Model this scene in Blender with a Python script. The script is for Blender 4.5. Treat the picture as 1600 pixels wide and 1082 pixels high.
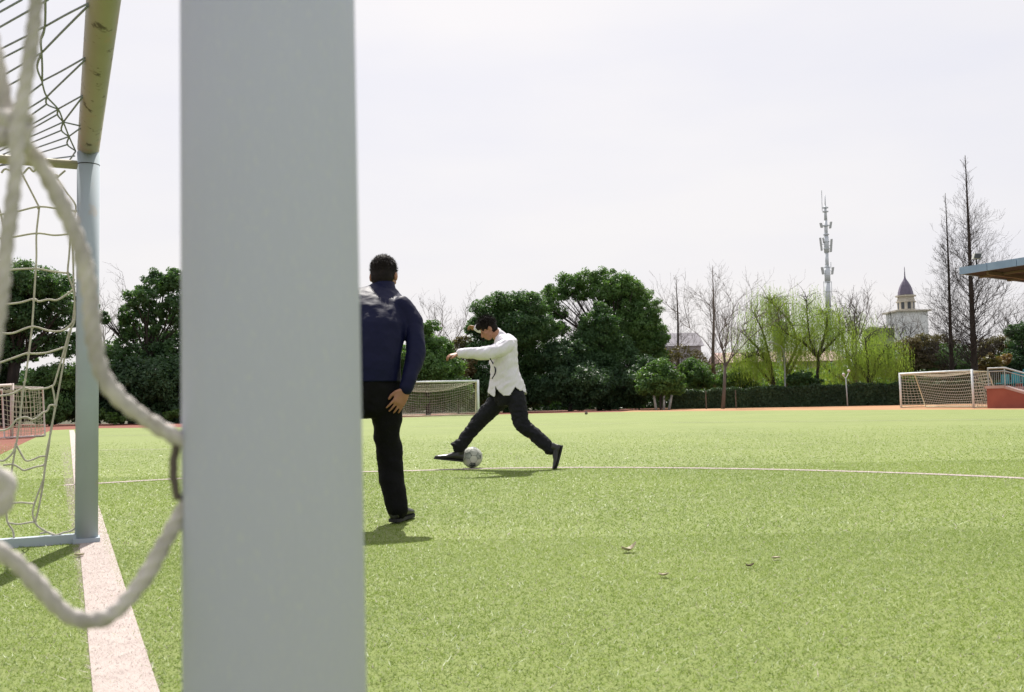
import bpy, bmesh, math, random
import numpy as np
from mathutils import Vector, Matrix, noise
from mathutils.bvhtree import BVHTree
random.seed(7)
rng = np.random.default_rng(7)
for o in list(bpy.data.objects):
    bpy.data.objects.remove(o)
scn = bpy.context.scene
col = scn.collection
R = math.radians

# ------------------------------------------------------------------ camera
F_PX, CX, CY = 1500.0, 800.0, 541.0          # photograph is 1600 x 1082
CAM_H, PITCH, ROLL = 0.72, math.atan(86 / 1500), -0.020
cam_d = bpy.data.cameras.new('camera')
cam = bpy.data.objects.new('camera', cam_d)
col.objects.link(cam)
CAM_R = (Matrix.Rotation(R(90) + PITCH, 4, 'X') @ Matrix.Rotation(ROLL, 4, 'Z'))
cam.matrix_world = Matrix.Translation((0, 0, CAM_H)) @ CAM_R
cam_d.sensor_width = 36
cam_d.lens = 36 * F_PX / 1600
cam_d.clip_start, cam_d.clip_end = 0.05, 3000
cam_d.dof.use_dof = True
cam_d.dof.focus_distance = 9.5
cam_d.dof.aperture_fstop = 8.5
scn.camera = cam

# ------------------------------------------------------------------ world, sun, exposure
SUN_EL, SUN_AZ = 54.0, -7.0                   # azimuth clockwise from +Y
w = bpy.data.worlds.new('World'); scn.world = w; w.use_nodes = True
nt = w.node_tree; nt.nodes.clear()
sky = nt.nodes.new('ShaderNodeTexSky'); sky.sky_type = 'NISHITA'; sky.sun_disc = False
sky.sun_elevation = R(SUN_EL); sky.sun_rotation = R(SUN_AZ); sky.dust_density = 4.0; sky.air_density = 1.2
mx = nt.nodes.new('ShaderNodeMix'); mx.data_type = 'RGBA'; mx.inputs[0].default_value = 0.9
mx.inputs[7].default_value = (5.90, 5.74, 5.88, 1)      # thin milky overcast veil, even in all directions
tcw = nt.nodes.new('ShaderNodeTexCoord'); mpw = nt.nodes.new('ShaderNodeMapping'); mpw.inputs['Scale'].default_value = (1.2, 1.2, 4.5); mpw.inputs['Rotation'].default_value = (.3, .25, 0)
nzw = nt.nodes.new('ShaderNodeTexNoise'); nzw.inputs['Scale'].default_value = 1.6; nzw.inputs['Detail'].default_value = 5
crw = nt.nodes.new('ShaderNodeValToRGB'); crw.color_ramp.elements[0].position = .3; crw.color_ramp.elements[1].position = .62
crw.color_ramp.elements[0].color = (.90, .92, .985, 1); crw.color_ramp.elements[1].color = (1, 1, 1, 1)
veil = nt.nodes.new('ShaderNodeMix'); veil.data_type = 'RGBA'; veil.blend_type = 'MULTIPLY'; veil.inputs[0].default_value = 1
veil.inputs[7].default_value = (6.35, 6.17, 6.25, 1)
nt.links.new(tcw.outputs['Generated'], mpw.inputs[0]); nt.links.new(mpw.outputs[0], nzw.inputs['Vector']); nt.links.new(nzw.outputs[0], crw.inputs[0])
nt.links.new(crw.outputs[0], veil.inputs[6]); nt.links.new(veil.outputs[2], mx.inputs[7])
bg = nt.nodes.new('ShaderNodeBackground'); bg.inputs[1].default_value = 0.1
out = nt.nodes.new('ShaderNodeOutputWorld')
nt.links.new(sky.outputs[0], mx.inputs[6]); nt.links.new(mx.outputs[2], bg.inputs[0]); nt.links.new(bg.outputs[0], out.inputs[0])
sd = bpy.data.lights.new('sun', 'SUN'); sd.energy = 5.0; sd.angle = R(0.53); sd.color = (1.0, 0.95, 0.87)
so = bpy.data.objects.new('sun', sd); col.objects.link(so)
so.rotation_euler = (R(-(90 - SUN_EL)), 0, R(-SUN_AZ)); so.location = (0, 20, 40)
vs = scn.view_settings
vs.view_transform = 'Standard'; vs.look = 'None'; vs.exposure = 0.55; vs.gamma = 1.0; vs.use_curve_mapping = False
scn.render.engine = 'CYCLES'
scn.cycles.max_bounces = 8
scn.cycles.transparent_max_bounces = 8

# ------------------------------------------------------------------ placing helpers
CAMP = Vector((0, 0, CAM_H))
def ray(px, py):
    return (CAM_R.to_3x3() @ Vector(((px - CX) / F_PX, -(py - CY) / F_PX, -1))).normalized()
def P(px, py, Y):                             # point at distance Y in front
    d = ray(px, py); return CAMP + d * (Y / d.y)
def G(px, py, z=0.0):                         # point on the ground
    d = ray(px, py); return CAMP + d * ((z - CAM_H) / d.z)
def PL(px, py, p0, n):                        # point on a given plane
    d = ray(px, py); return CAMP + d * ((p0 - CAMP).dot(n) / d.dot(n))

def tag(o, label=None, cat=None, group=None, kind=None):
    if label: o['label'] = label
    if cat: o['category'] = cat
    if group: o['group'] = group
    if kind: o['kind'] = kind
    return o
def empty(name, loc, label=None, cat=None, group=None):
    o = bpy.data.objects.new(name, None); o.empty_display_size = 0.1
    o.location = loc; col.objects.link(o)
    return tag(o, label, cat, group)
def link_mesh(name, me, mat, parent=None, smooth=False):
    if mat is not None:
        for m in (mat if isinstance(mat, (list, tuple)) else [mat]):
            me.materials.append(m)
    o = bpy.data.objects.new(name, me); col.objects.link(o)
    if parent is not None:                    # geometry is given in world coordinates
        o.parent = parent
        wl = Vector(parent.location)
        pp = parent.parent
        while pp is not None: wl += pp.location; pp = pp.parent
        o.location = -wl
    if smooth:
        me.polygons.foreach_set('use_smooth', [True] * len(me.polygons))
    return o
def copy_tree(o, off, parent=None):
    c = o.copy(); col.objects.link(c)
    if parent is not None: c.parent = parent
    else: c.location = Vector(o.location) + Vector(off)
    for ch in list(o.children): copy_tree(ch, off, c)
    return c

class MB:
    def __init__(s): s.v = []; s.f = []
    def quad(s, a, b, c, d):
        n = len(s.v); s.v += [tuple(a), tuple(b), tuple(c), tuple(d)]; s.f.append((n, n+1, n+2, n+3)); return s
    def box(s, c, ux, uy, uz):                # centre and three half-axis vectors
        c, ux, uy, uz = Vector(c), Vector(ux), Vector(uy), Vector(uz); n = len(s.v)
        for k in (-1, 1):
            for a, b in ((-1, -1), (1, -1), (1, 1), (-1, 1)):
                s.v.append(tuple(c + ux*a + uy*b + uz*k))
        s.f += [(n+3, n+2, n+1, n), (n+4, n+5, n+6, n+7)] + [(n+i, n+(i+1) % 4, n+4+(i+1) % 4, n+4+i) for i in range(4)]
        return s
    def tube(s, pts, r, n=8, cap=True):
        pts = [Vector(p) for p in pts]
        if not isinstance(r, (list, tuple)): r = [r] * len(pts)
        base = len(s.v); up = None
        for i, p in enumerate(pts):
            t = (pts[min(i+1, len(pts)-1)] - pts[max(i-1, 0)])
            if t.length < 1e-9: t = Vector((0, 0, 1))
            t.normalize()
            if up is None:
                up = t.orthogonal().normalized()
            up = (up - t * up.dot(t))
            if up.length < 1e-6: up = t.orthogonal()
            up.normalize(); sd_ = t.cross(up)
            for k in range(n):
                a = 2 * math.pi * k / n
                s.v.append(tuple(p + (up * math.cos(a) + sd_ * math.sin(a)) * r[i]))
        for i in range(len(pts) - 1):
            for k in range(n):
                a, b = base + i*n + k, base + i*n + (k+1) % n
                s.f.append((a, b, b + n, a + n))
        if cap:
            s.f.append(tuple(base + k for k in reversed(range(n))))
            s.f.append(tuple(base + (len(pts)-1)*n + k for k in range(n)))
        return s
    def loft(s, secs, n=20):                  # sections (centre, half axis a, half axis b)
        base = len(s.v)
        for c, a, b in secs:
            for k in range(n):
                t = 2 * math.pi * k / n
                s.v.append(tuple(Vector(c) + Vector(a) * math.cos(t) + Vector(b) * math.sin(t)))
        for i in range(len(secs) - 1):
            for k in range(n):
                q, e = base + i*n + k, base + i*n + (k+1) % n
                s.f.append((q, e, e + n, q + n))
        s.f.append(tuple(base + k for k in reversed(range(n))))
        s.f.append(tuple(base + (len(secs)-1)*n + k for k in range(n)))
        return s
    def ball(s, c, rx, ry=None, rz=None, rot=None, n=14):
        ry = rx if ry is None else ry; rz = rx if rz is None else rz
        M = rot or Matrix.Identity(3); c = Vector(c); base = len(s.v); m = max(4, n // 2)
        s.v.append(tuple(c + M @ Vector((0, 0, rz))))
        for i in range(1, m):
            p = math.pi * i / m
            for k in range(n):
                t = 2 * math.pi * k / n
                s.v.append(tuple(c + M @ Vector((rx*math.sin(p)*math.cos(t), ry*math.sin(p)*math.sin(t), rz*math.cos(p)))))
        s.v.append(tuple(c + M @ Vector((0, 0, -rz)))); last = len(s.v) - 1
        for k in range(n):
            s.f.append((base, base+1+k, base+1+(k+1) % n))
            s.f.append((last, base+1+(m-2)*n+(k+1) % n, base+1+(m-2)*n+k))
        for i in range(m-2):
            for k in range(n):
                a, b = base+1+i*n+k, base+1+i*n+(k+1) % n
                s.f.append((a, a+n, b+n, b))
        return s
    def lathe(s, prof, c, n=16):              # profile of (radius, z)
        c = Vector(c); base = len(s.v)
        for r_, z in prof:
            for k in range(n):
                t = 2 * math.pi * (k + .5) / n
                s.v.append((c.x + r_*math.cos(t), c.y + r_*math.sin(t), c.z + z))
        for i in range(len(prof) - 1):
            for k in range(n):
                a, b = base+i*n+k, base+i*n+(k+1) % n
                s.f.append((a, b, b+n, a+n))
        s.f.append(tuple(base + k for k in reversed(range(n))))
        s.f.append(tuple(base + (len(prof)-1)*n + k for k in range(n)))
        return s
    def mesh(s, name='m'):
        me = bpy.data.meshes.new(name); me.from_pydata(s.v, [], s.f); me.update(); return me
    def build(s, name, mat, parent=None, smooth=False):
        return link_mesh(name, s.mesh(name), mat, parent, smooth)

def poly_mesh(V, n):                          # numpy vertices (k*n,3), each n in a row one face
    me = bpy.data.meshes.new('m'); k = len(V) // n
    me.vertices.add(len(V)); me.vertices.foreach_set('co', V.astype(np.float32).ravel())
    me.loops.add(len(V)); me.loops.foreach_set('vertex_index', np.arange(len(V), dtype=np.int32))
    me.polygons.add(k); me.polygons.foreach_set('loop_start', np.arange(0, len(V), n, dtype=np.int32))
    me.update(calc_edges=True); return me

def catmull(pts, k=6):
    pts = [Vector(p) for p in pts]
    q = [pts[0]*2 - pts[1]] + pts + [pts[-1]*2 - pts[-2]]; o = []
    for i in range(1, len(q) - 2):
        p0, p1, p2, p3 = q[i-1], q[i], q[i+1], q[i+2]
        for j in range(k):
            t = j / k
            o.append(0.5 * ((2*p1) + (p2-p0)*t + (2*p0-5*p1+4*p2-p3)*t*t + (3*p1-p0-3*p2+p3)*t**3))
    o.append(pts[-1]); return o

# ------------------------------------------------------------------ materials
def new_mat(name):
    m = bpy.data.materials.new(name); m.use_nodes = True
    b = m.node_tree.nodes['Principled BSDF']; return m, m.node_tree, b
def rgb(c): return (c[0], c[1], c[2], 1)
def pm(name, c1, c2=None, scale=4.0, rough=0.7, bump=0.0, bscale=60.0, metal=0.0, spec=0.4, spots=None, trans=None, coord='Object', stretch=(1, 1, 1), bdist=0.01, detail=6, sheen=0.0):
    m, t, b = new_mat(name); N = t.nodes; L = t.links
    b.inputs['Roughness'].default_value = rough; b.inputs['Metallic'].default_value = metal
    b.inputs['Specular IOR Level'].default_value = spec
    if sheen: b.inputs['Sheen Weight'].default_value = sheen
    tc = N.new('ShaderNodeTexCoord'); mp = N.new('ShaderNodeMapping'); mp.inputs['Scale'].default_value = stretch
    L.new(tc.outputs[coord], mp.inputs[0])
    c2 = c2 or tuple(x * 0.8 for x in c1)
    n1 = N.new('ShaderNodeTexNoise'); n1.inputs['Scale'].default_value = scale; n1.inputs['Detail'].default_value = detail
    L.new(mp.outputs[0], n1.inputs['Vector'])
    cr = N.new('ShaderNodeValToRGB'); cr.color_ramp.elements[0].position = .35; cr.color_ramp.elements[1].position = .65
    cr.color_ramp.elements[0].color = rgb(c2); cr.color_ramp.elements[1].color = rgb(c1)
    L.new(n1.outputs[0], cr.inputs[0]); src = cr.outputs[0]
    if spots:                                 # list of (colour, scale, threshold, strength)
        for sc_, ss, th, st in spots:
            n2 = N.new('ShaderNodeTexNoise'); n2.inputs['Scale'].default_value = ss; n2.inputs['Detail'].default_value = 8
            n2.inputs['Roughness'].default_value = .65
            L.new(mp.outputs[0], n2.inputs['Vector'])
            r2 = N.new('ShaderNodeMapRange'); r2.inputs[1].default_value = th; r2.inputs[2].default_value = th + .06
            r2.inputs[4].default_value = st
            L.new(n2.outputs[0], r2.inputs[0])
            mm = N.new('ShaderNodeMix'); mm.data_type = 'RGBA'; mm.inputs[7].default_value = rgb(sc_)
            L.new(r2.outputs[0], mm.inputs[0]); L.new(src, mm.inputs[6]); src = mm.outputs[2]
    L.new(src, b.inputs['Base Color'])
    if bump:
        n3 = N.new('ShaderNodeTexNoise'); n3.inputs['Scale'].default_value = bscale; n3.inputs['Detail'].default_value = 5
        L.new(mp.outputs[0], n3.inputs['Vector'])
        bp = N.new('ShaderNodeBump'); bp.inputs['Strength'].default_value = bump; bp.inputs['Distance'].default_value = bdist
        L.new(n3.outputs[0], bp.inputs['Height']); L.new(bp.outputs[0], b.inputs['Normal'])
    if trans:
        tr = N.new('ShaderNodeBsdfTranslucent'); ms = N.new('ShaderNodeMixShader'); ms.inputs[0].default_value = trans[1]
        sc3 = N.new('ShaderNodeMix'); sc3.data_type = 'RGBA'; sc3.blend_type = 'MULTIPLY'; sc3.inputs[0].default_value = 1
        sc3.inputs[7].default_value = rgb(trans[0])
        L.new(src, sc3.inputs[6]); L.new(sc3.outputs[2], tr.inputs[0])
        o = N['Material Output']; L.new(b.outputs[0], ms.inputs[1]); L.new(tr.outputs[0], ms.inputs[2]); L.new(ms.outputs[0], o.inputs[0])
    return m

M = {}
M['soil'] = pm('soil', (.09, .075, .05), (.05, .06, .03), 1.5, .95, .5, 20)
M['track'] = pm('track', (.21, .078, .055), (.175, .062, .045), .5, .9, .3, 120, spec=.2)
M['track_tan'] = pm('track_tan', (.36, .21, .10), (.32, .15, .07), .3, .9, .3, 120)
M['turf'] = pm('turf', (.180, .225, .056), (.155, .200, .046), .35, .85, .6, 220, spots=[((.20, .235, .075), 1.3, .52, .4), ((.13, .19, .04), 40, .56, .6), ((.29, .31, .15), 85, .58, .6)], bdist=.012)
M['blade'] = pm('blade', (.212, .284, .058), (.152, .222, .038), .35, .45, 0, spec=.35, spots=[((.205, .28, .060), 1.3, .5, .2), ((.08, .155, .024), 30, .58, .45), ((.36, .41, .18), 90, .60, .55)], trans=((1.2, 1.25, .85), .4))
M['line'] = pm('line', (.43, .37, .345), (.38, .32, .30), 14, .9, .5, 200, spots=[((.24, .24, .12), 60, .64, .6)])
M['line_blade'] = pm('line_blade', (.47, .40, .38), (.40, .34, .32), 40, .6, 0, trans=((1, 1, 1), .25))
M['line_faint'] = pm('line_faint', (.33, .34, .22), (.25, .28, .15), 3, .9)
M['post'] = pm('post', (.50, .515, .69), (.455, .47, .625), 3, .7, .25, 260, spec=.2, spots=[((.60, .62, .66), 420, .56, .35), ((.40, .41, .44), 7, .63, .45), ((.50, .47, .42), 5.5, .69, .5), ((.30, .30, .30), 19, .70, .6)], bdist=.0015, stretch=(1, 1, .45))
M['post_shaded'] = pm('post_shaded', (.40, .46, .51), (.36, .41, .46), 3, .7, .25, 260, spec=.15, spots=[((.42, .37, .33), 7, .60, .5), ((.16, .13, .11), 24, .68, .7)], bdist=.0015)  # post paint darkened, far post's shade put into the colour; brown spots are stains
M['crossbar'] = pm('crossbar', (.36, .34, .28), (.31, .295, .235), 4, .65, .2, 200, spots=[((.40, .27, .20), 6, .56, .45), ((.05, .038, .025), 14, .585, .95)], bdist=.002, stretch=(1, .5, 1))
M['bar'] = pm('bar', (.40, .36, .24), (.33, .30, .20), 6, .5, .2, 200, spots=[((.14, .10, .07), 20, .64, .8)], bdist=.002)
M['net'] = pm('net', (.52, .50, .42), (.42, .40, .34), 30, .9, .5, 300, bdist=.002)
M['rope'] = pm('rope', (.58, .545, .52), (.38, .355, .335), 45, .9, .8, 500, bdist=.001, spots=[((.30, .26, .20), 30, .60, .5)])
M['net_roof'] = pm('net_roof', (.26, .28, .34), (.21, .23, .28), 30, .9)  # net cord tone made darker and bluer, backlit look painted into the colour
M['goal_white'] = pm('goal_white', (.74, .78, .82), (.64, .68, .72), 4, .5)
M['goal_cream'] = pm('goal_cream', (.66, .62, .45), (.55, .5, .34), 4, .6)
M['goal_pink'] = pm('goal_pink', (.62, .52, .50), (.5, .42, .40), 4, .6)
M['bark'] = pm('bark', (.050, .042, .036), (.028, .024, .022), 6, .95, .8, 25, stretch=(1, 1, .25), bdist=.03)
M['bark_grey'] = pm('bark_grey', (.125, .108, .098), (.085, .074, .068), 6, .95, .6, 25, stretch=(1, 1, .25), bdist=.02)
M['bark_pale'] = pm('bark_pale', (.16, .125, .105), (.10, .085, .07), 6, .95, .5, 25)
M['whitewash'] = pm('whitewash', (.42, .43, .42), (.28, .30, .29), 9, .95, .4, 30)
def leaf(name, a, b_, tr=.36, tc=(1.5, 1.6, .6), sc=.8, sp=None):
    return pm(name, a, b_, sc, .5, 0, spec=.3, trans=(tc, tr), spots=sp or [(tuple(x*1.7 for x in a), 7, .60, .6)])
M['leaf_dark'] = leaf('leaf_dark', (.078, .150, .056), (.044, .098, .044))
M['leaf_deep'] = leaf('leaf_deep', (.052, .104, .046), (.030, .068, .034), .28)
M['leaf_mid'] = leaf('leaf_mid', (.110, .200, .062), (.065, .135, .046))
M['leaf_light'] = leaf('leaf_light', (.085, .155, .035), (.05, .10, .025), .35)
M['leaf_willow'] = leaf('leaf_willow', (.25, .345, .075), (.18, .27, .055), .5, (1.25, 1.3, .7))
M['leaf_brown'] = leaf('leaf_brown', (.13, .105, .055), (.075, .075, .035), .3)
M['leaf_orange'] = leaf('leaf_orange', (.20, .12, .045), (.11, .11, .04), .3)
M['leaf_hedge'] = leaf('leaf_hedge', (.045, .085, .04), (.028, .055, .028), .2)
M['navy'] = pm('navy', (.0062, .008, .036), (.005, .0065, .028), 5, .55, .4, 12, bdist=.01, spec=.13)
M['black'] = pm('black', (.0055, .0055, .006), (.004, .004, .0045), 8, .8, .6, 14, bdist=.02, spec=.12)
M['charcoal'] = pm('charcoal', (.014, .015, .019), (.009, .0095, .012), 8, .75, .7, 16, bdist=.02, spec=.15)
M['shirt'] = pm('shirt', (.70, .68, .74), (.64, .625, .68), 6, .8, .6, 14, bdist=.02, stretch=(1, 1, .7), detail=4)
M['leather'] = pm('leather', (.014, .013, .013), (.010, .010, .010), 8, .32, .2, 80, bdist=.002, spec=.5)
M['sole'] = pm('sole', (.02, .02, .02), None, 8, .8)
M['skin'] = pm('skin', (.36, .18, .11), (.30, .145, .09), 18, .5, .2, 120, bdist=.001)
M['hair'] = pm('hair', (.008, .006, .0055), (.014, .010, .009), 40, .7, .5, 150, bdist=.003, spec=.15)
M['ball_panel'] = pm('ball_panel', (.52, .53, .47), (.40, .42, .37), 12, .55, .3, 90, bdist=.002, spots=[((.20, .25, .19), 9, .60, .6), ((.12, .12, .11), 30, .66, .6)])
M['ball_print'] = pm('ball_print', (.42, .45, .40), (.30, .33, .29), 12, .55, .3, 90, bdist=.002, spots=[((.04, .05, .06), 11, .50, .95)])
M['dark'] = pm('dark', (.03, .03, .03), None, 8, .8)
M['mast'] = pm('mast', (.62, .66, .70), (.54, .58, .62), 1, .5)
M['mast_panel'] = pm('mast_panel', (.46, .48, .48), (.4, .42, .42), 1, .6)
M['plaster'] = pm('plaster', (.76, .79, .80), (.68, .71, .72), .4, .9)
M['stone_trim'] = pm('stone_trim', (.56, .52, .44), (.48, .45, .38), .8, .9)
M['dome'] = pm('dome', (.155, .135, .19), (.125, .11, .155), .9, .6)
M['window_dark'] = pm('window_dark', (.06, .07, .08), None, 2, .3)
M['roof_grey'] = pm('roof_grey', (.22, .21, .235), (.18, .17, .19), .5, .9)
M['wall_grey'] = pm('wall_grey', (.34, .33, .35), (.28, .27, .29), .3, .9)
M['wall_pink'] = pm('wall_pink', (.42, .30, .27), (.34, .25, .22), .3, .9)
M['stand_red'] = pm('stand_red', (.33, .095, .065), (.26, .07, .05), 1.2, .85, .2, 30)
M['coping'] = pm('coping', (.52, .34, .31), (.42, .27, .25), 2, .85)
M['rail'] = pm('rail', (.42, .43, .44), (.34, .35, .36), 3, .4, metal=.5)
M['teal'] = pm('teal', (.012, .24, .28), (.01, .18, .22), 2, .45)
M['fascia'] = pm('fascia', (.27, .38, .55), (.22, .32, .48), 1.5, .5, .1, 20)
M['soffit'] = pm('soffit', (.028, .019, .016), (.02, .014, .013), 1.5, .8)
M['beam'] = pm('beam', (.17, .13, .09), None, 2, .7)
M['lamp_grey'] = pm('lamp_grey', (.42, .46, .50), None, 2, .5)
M['globe'] = pm('globe', (.62, .62, .60), None, 2, .3)
M['dry_leaf'] = pm('dry_leaf', (.50, .46, .34), (.36, .30, .20), 60, .7)
M['dark_leaf'] = pm('dark_leaf', (.12, .09, .05), (.07, .05, .03), 60, .8)

# ------------------------------------------------------------------ ground
def sheet(name, pts, z, mat):
    bm = bmesh.new(); vv = [bm.verts.new((p[0], p[1], z)) for p in pts]
    bm.faces.new(vv); bmesh.ops.triangulate(bm, faces=bm.faces[:])
    for f in bm.faces:
        if f.normal.z < 0: f.normal_flip()
    me = bpy.data.meshes.new(name); bm.to_mesh(me); bm.free()
    o = link_mesh(name, me, mat); o['kind'] = 'structure'; return o
def gl(lst): return [tuple(G(*p)[:2]) for p in lst]
bm = bmesh.new(); bmesh.ops.create_grid(bm, x_segments=40, y_segments=40, size=900)
me = bpy.data.meshes.new('ground'); bm.to_mesh(me); bm.free()
link_mesh('ground', me, M['soil'])['kind'] = 'structure'
track_far = gl([(-300, 665), (0, 664), (290, 662), (420, 656), (560, 650.5), (700, 646.5), (850, 642.5), (1000, 639), (1060, 637), (1200, 633.8), (1400, 632.2), (1650, 630)])
sheet('running_track', [(-60, -20)] + [(-60, 40)] + track_far + [(70, 60), (70, -20)], .004, M['track'])
tan_in = gl([(960, 645.5), (1100, 643.5), (1200, 643), (1400, 642), (1650, 641.5)])
tan_out = gl([(1000, 640), (1060, 637.6), (1200, 634.4), (1400, 632.8), (1530, 631.6)])
sheet('track_bend', tan_in + [(34, 45)] + tan_out[::-1], .008, M['track_tan'])
turf_far = gl([(-260, 835), (-100, 762), (0, 712), (40, 692), (80, 673), (160, 669.8), (290, 668.5), (420, 661), (560, 655), (700, 650.5), (850, 646.5), (1000, 643.8), (1200, 642), (1400, 641), (1560, 640.6), (1700, 640)])
turf_poly = [(-9, -16)] + turf_far + [(45, 30), (45, -16)]
sheet('turf', turf_poly, .012, M['turf'])

# goal geometry
gA, gB = G(195, 1082), G(138, 851)
gu = (gB - gA).normalized()                  # along the goal line, away from the camera
gn = Vector((gu.y, -gu.x, 0))                # toward the pitch
back = -gn                                   # toward the net side
FAR_POST = G(135, 851)
NEAR_POST = P(428, 640, .63); NEAR_POST.z = 0
lu, ln2 = gu.copy(), gn.copy()               # the painted line keeps its own direction
gu = (FAR_POST - NEAR_POST); gu.z = 0; gu.normalize(); gn = Vector((gu.y, -gu.x, 0)); back = -gn
print('NEAR', NEAR_POST, 'FAR', FAR_POST, (NEAR_POST - FAR_POST).length)
POST_R = NEAR_POST.y * 277 / 1500 / 2 * .985
print('POST_R', POST_R, 'gu', gu)
GC = (NEAR_POST + FAR_POST) / 2

def strip(name, pts, width, z, mat, label=None):
    mb = MB(); L_ = []; Rr = []
    for i, p in enumerate(pts):
        t = (Vector(pts[min(i+1, len(pts)-1)]) - Vector(pts[max(i-1, 0)])); t = Vector((t.x, t.y)).normalized()
        n = Vector((-t.y, t.x)) * width / 2
        L_.append((p[0]+n.x, p[1]+n.y, z)); Rr.append((p[0]-n.x, p[1]-n.y, z))
    for i in range(len(pts)-1): mb.quad(L_[i], Rr[i], Rr[i+1], L_[i+1])
    o = mb.build(name, mat); o['kind'] = 'structure'; return o
LINE_W = .15
line_end = G(112, 673)
gl_pts = [gA - lu * 4, gA, line_end]
strip('goal_line', gl_pts, LINE_W, .016, M['line'])
arc_px = [(100, 761), (160, 757.5), (290, 750), (460, 742.5), (640, 738), (760, 734.5), (870, 733), (1000, 733.2), (1150, 735), (1300, 738.5), (1450, 743.5), (1600, 750.5), (1750, 760), (1900, 774)]
arc_c = [G(*p) for p in arc_px]; ea = math.atan2(arc_c[-1].y - GC.y, arc_c[-1].x - GC.x); er = math.hypot(arc_c[-1].x - GC.x, arc_c[-1].y - GC.y); ga_ = math.atan2(-gu.y, -gu.x)
arc = catmull(arc_c + [Vector((GC.x + er*math.cos(ea + (ga_-ea)*k/6), GC.y + er*math.sin(ea + (ga_-ea)*k/6), 0)) for k in range(1, 7)], 8)
strip('area_arc', arc, .12, .016, M['line'])
for nm, a, b_, wd, mt in (('touch_marking', (290, 703), (150, 705), .12, 'line_faint'), ('far_marking', (1050, 661.5), (1700, 655), .16, 'line_faint'),
                      ('far_marking', (560, 655.5), (745, 651.5), .2, 'line'), ('far_marking', (640, 668), (1000, 662), .12, 'line_faint'), ('far_marking', (150, 682), (290, 681), .1, 'line_faint')):
    strip(nm, [G(*a), G(*b_)], wd, .016, M[mt])

# turf fibres: short upright blades, thinning with distance
def blade_mesh(n, y0, y1, h, wdt, on_line):
    u = rng.random(n); ys = np.sqrt(y0**2 + u * (y1**2 - y0**2)) if y0 > 3 else y0 + (y1-y0) * u**.75
    xs = rng.random(n) * (ys * 1.42 + 2.4) - (ys * .62 + .6)
    # distance to the goal line and to the arc
    rel = np.stack([xs - gA.x, ys - gA.y], 1); d1 = np.abs(rel @ np.array([ln2.x, ln2.y]))
    onl = (d1 < LINE_W/2)
    A = np.array([[p.x, p.y] for p in arc]); dd = np.full(n, 9.0)
    for i in range(len(A)-1):
        s_, e_ = A[i], A[i+1]; v = e_ - s_; t = np.clip(((xs-s_[0])*v[0] + (ys-s_[1])*v[1]) / (v@v), 0, 1)
        dd = np.minimum(dd, np.hypot(xs - s_[0] - t*v[0], ys - s_[1] - t*v[1]))
    onl |= dd < .062
    flip = rng.random(n) < .03; keep = (onl ^ flip) == on_line
    # stay on the turf: left edge runs beside the goal line
    keep &= (rel @ np.array([gn.x, gn.y])) > -4.0
    keep &= rng.random(n) > np.clip((ys - 11) / 11, 0, 1)**.7
    xs, ys = xs[keep], ys[keep]; n = len(xs)
    a = rng.random(n) * 2 * np.pi; hh = h * (.55 + .8 * rng.random(n)); ln = rng.normal(0, 1.3, (n, 2)) * hh[:, None]
    wv = np.stack([np.cos(a), np.sin(a)], 1) * (wdt * (.7 + .6*rng.random(n)))[:, None]
    V = np.zeros((n, 3, 3)); z0 = .010
    V[:, 0, :2] = np.stack([xs, ys], 1) - wv; V[:, 1, :2] = np.stack([xs, ys], 1) + wv
    V[:, 0, 2] = z0; V[:, 1, 2] = z0
    V[:, 2, :2] = np.stack([xs, ys], 1) + ln; V[:, 2, 2] = z0 + hh
    return V.reshape(-1, 3)
bands = [(400000, 1.7, 5.0, .010, .0016), (310000, 5.0, 10.0, .012, .0028), (250000, 10.0, 22.0, .012, .0058)]
Vg = np.concatenate([blade_mesh(n, a, b_, h, wd, False) for n, a, b_, h, wd in bands])
tag(link_mesh('artificial_grass', poly_mesh(Vg, 3), M['blade']), 'short green artificial grass fibres covering the football pitch', 'grass', kind='stuff')
Vl = np.concatenate([blade_mesh(n, a, b_, h, wd, True) for n, a, b_, h, wd in bands])
tag(link_mesh('painted_grass', poly_mesh(Vl, 3), M['line_blade']), 'off white grass fibres along the painted pitch lines', 'painted line', kind='stuff')

# ------------------------------------------------------------------ foreground goal
goal = empty('football_goal', (GC.x, GC.y, 0), 'large pale grey football goal close to the camera with thick post and torn rope net', 'goal')
POST_TOP = PL(134, 238, FAR_POST, Vector((0, 1, 0))).z
print('post top', POST_TOP)
up = Vector((0, 0, 1))
LEAN = Vector((-.010, .020, 0))             # the near post leans a little
MB().tube([NEAR_POST - LEAN*.65, NEAR_POST + LEAN*(POST_TOP-.65) + up * (POST_TOP - .004)], POST_R, 64).build('post', M['post'], goal, True)
MB().tube([FAR_POST + up*.006, FAR_POST + up * (POST_TOP - .004)], POST_R, 48).build('post', M['post_shaded'], goal, True)
zc = POST_TOP + POST_R * .55
MB().tube([FAR_POST + up*zc + gu*POST_R*.9, NEAR_POST + up*zc - gu*POST_R*.9], POST_R*.98, 40).build('crossbar', M['crossbar'], goal, True)
MB().tube([FAR_POST + up*(POST_TOP-.075), FAR_POST + up*(POST_TOP-.07)], POST_R*1.012, 48).build('joint_ring', M['dark'], goal, True)
DEPTH_TOP, DEPTH_BOT = .9, 1.6
rz = PL(118, 258, FAR_POST, gu).z
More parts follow.
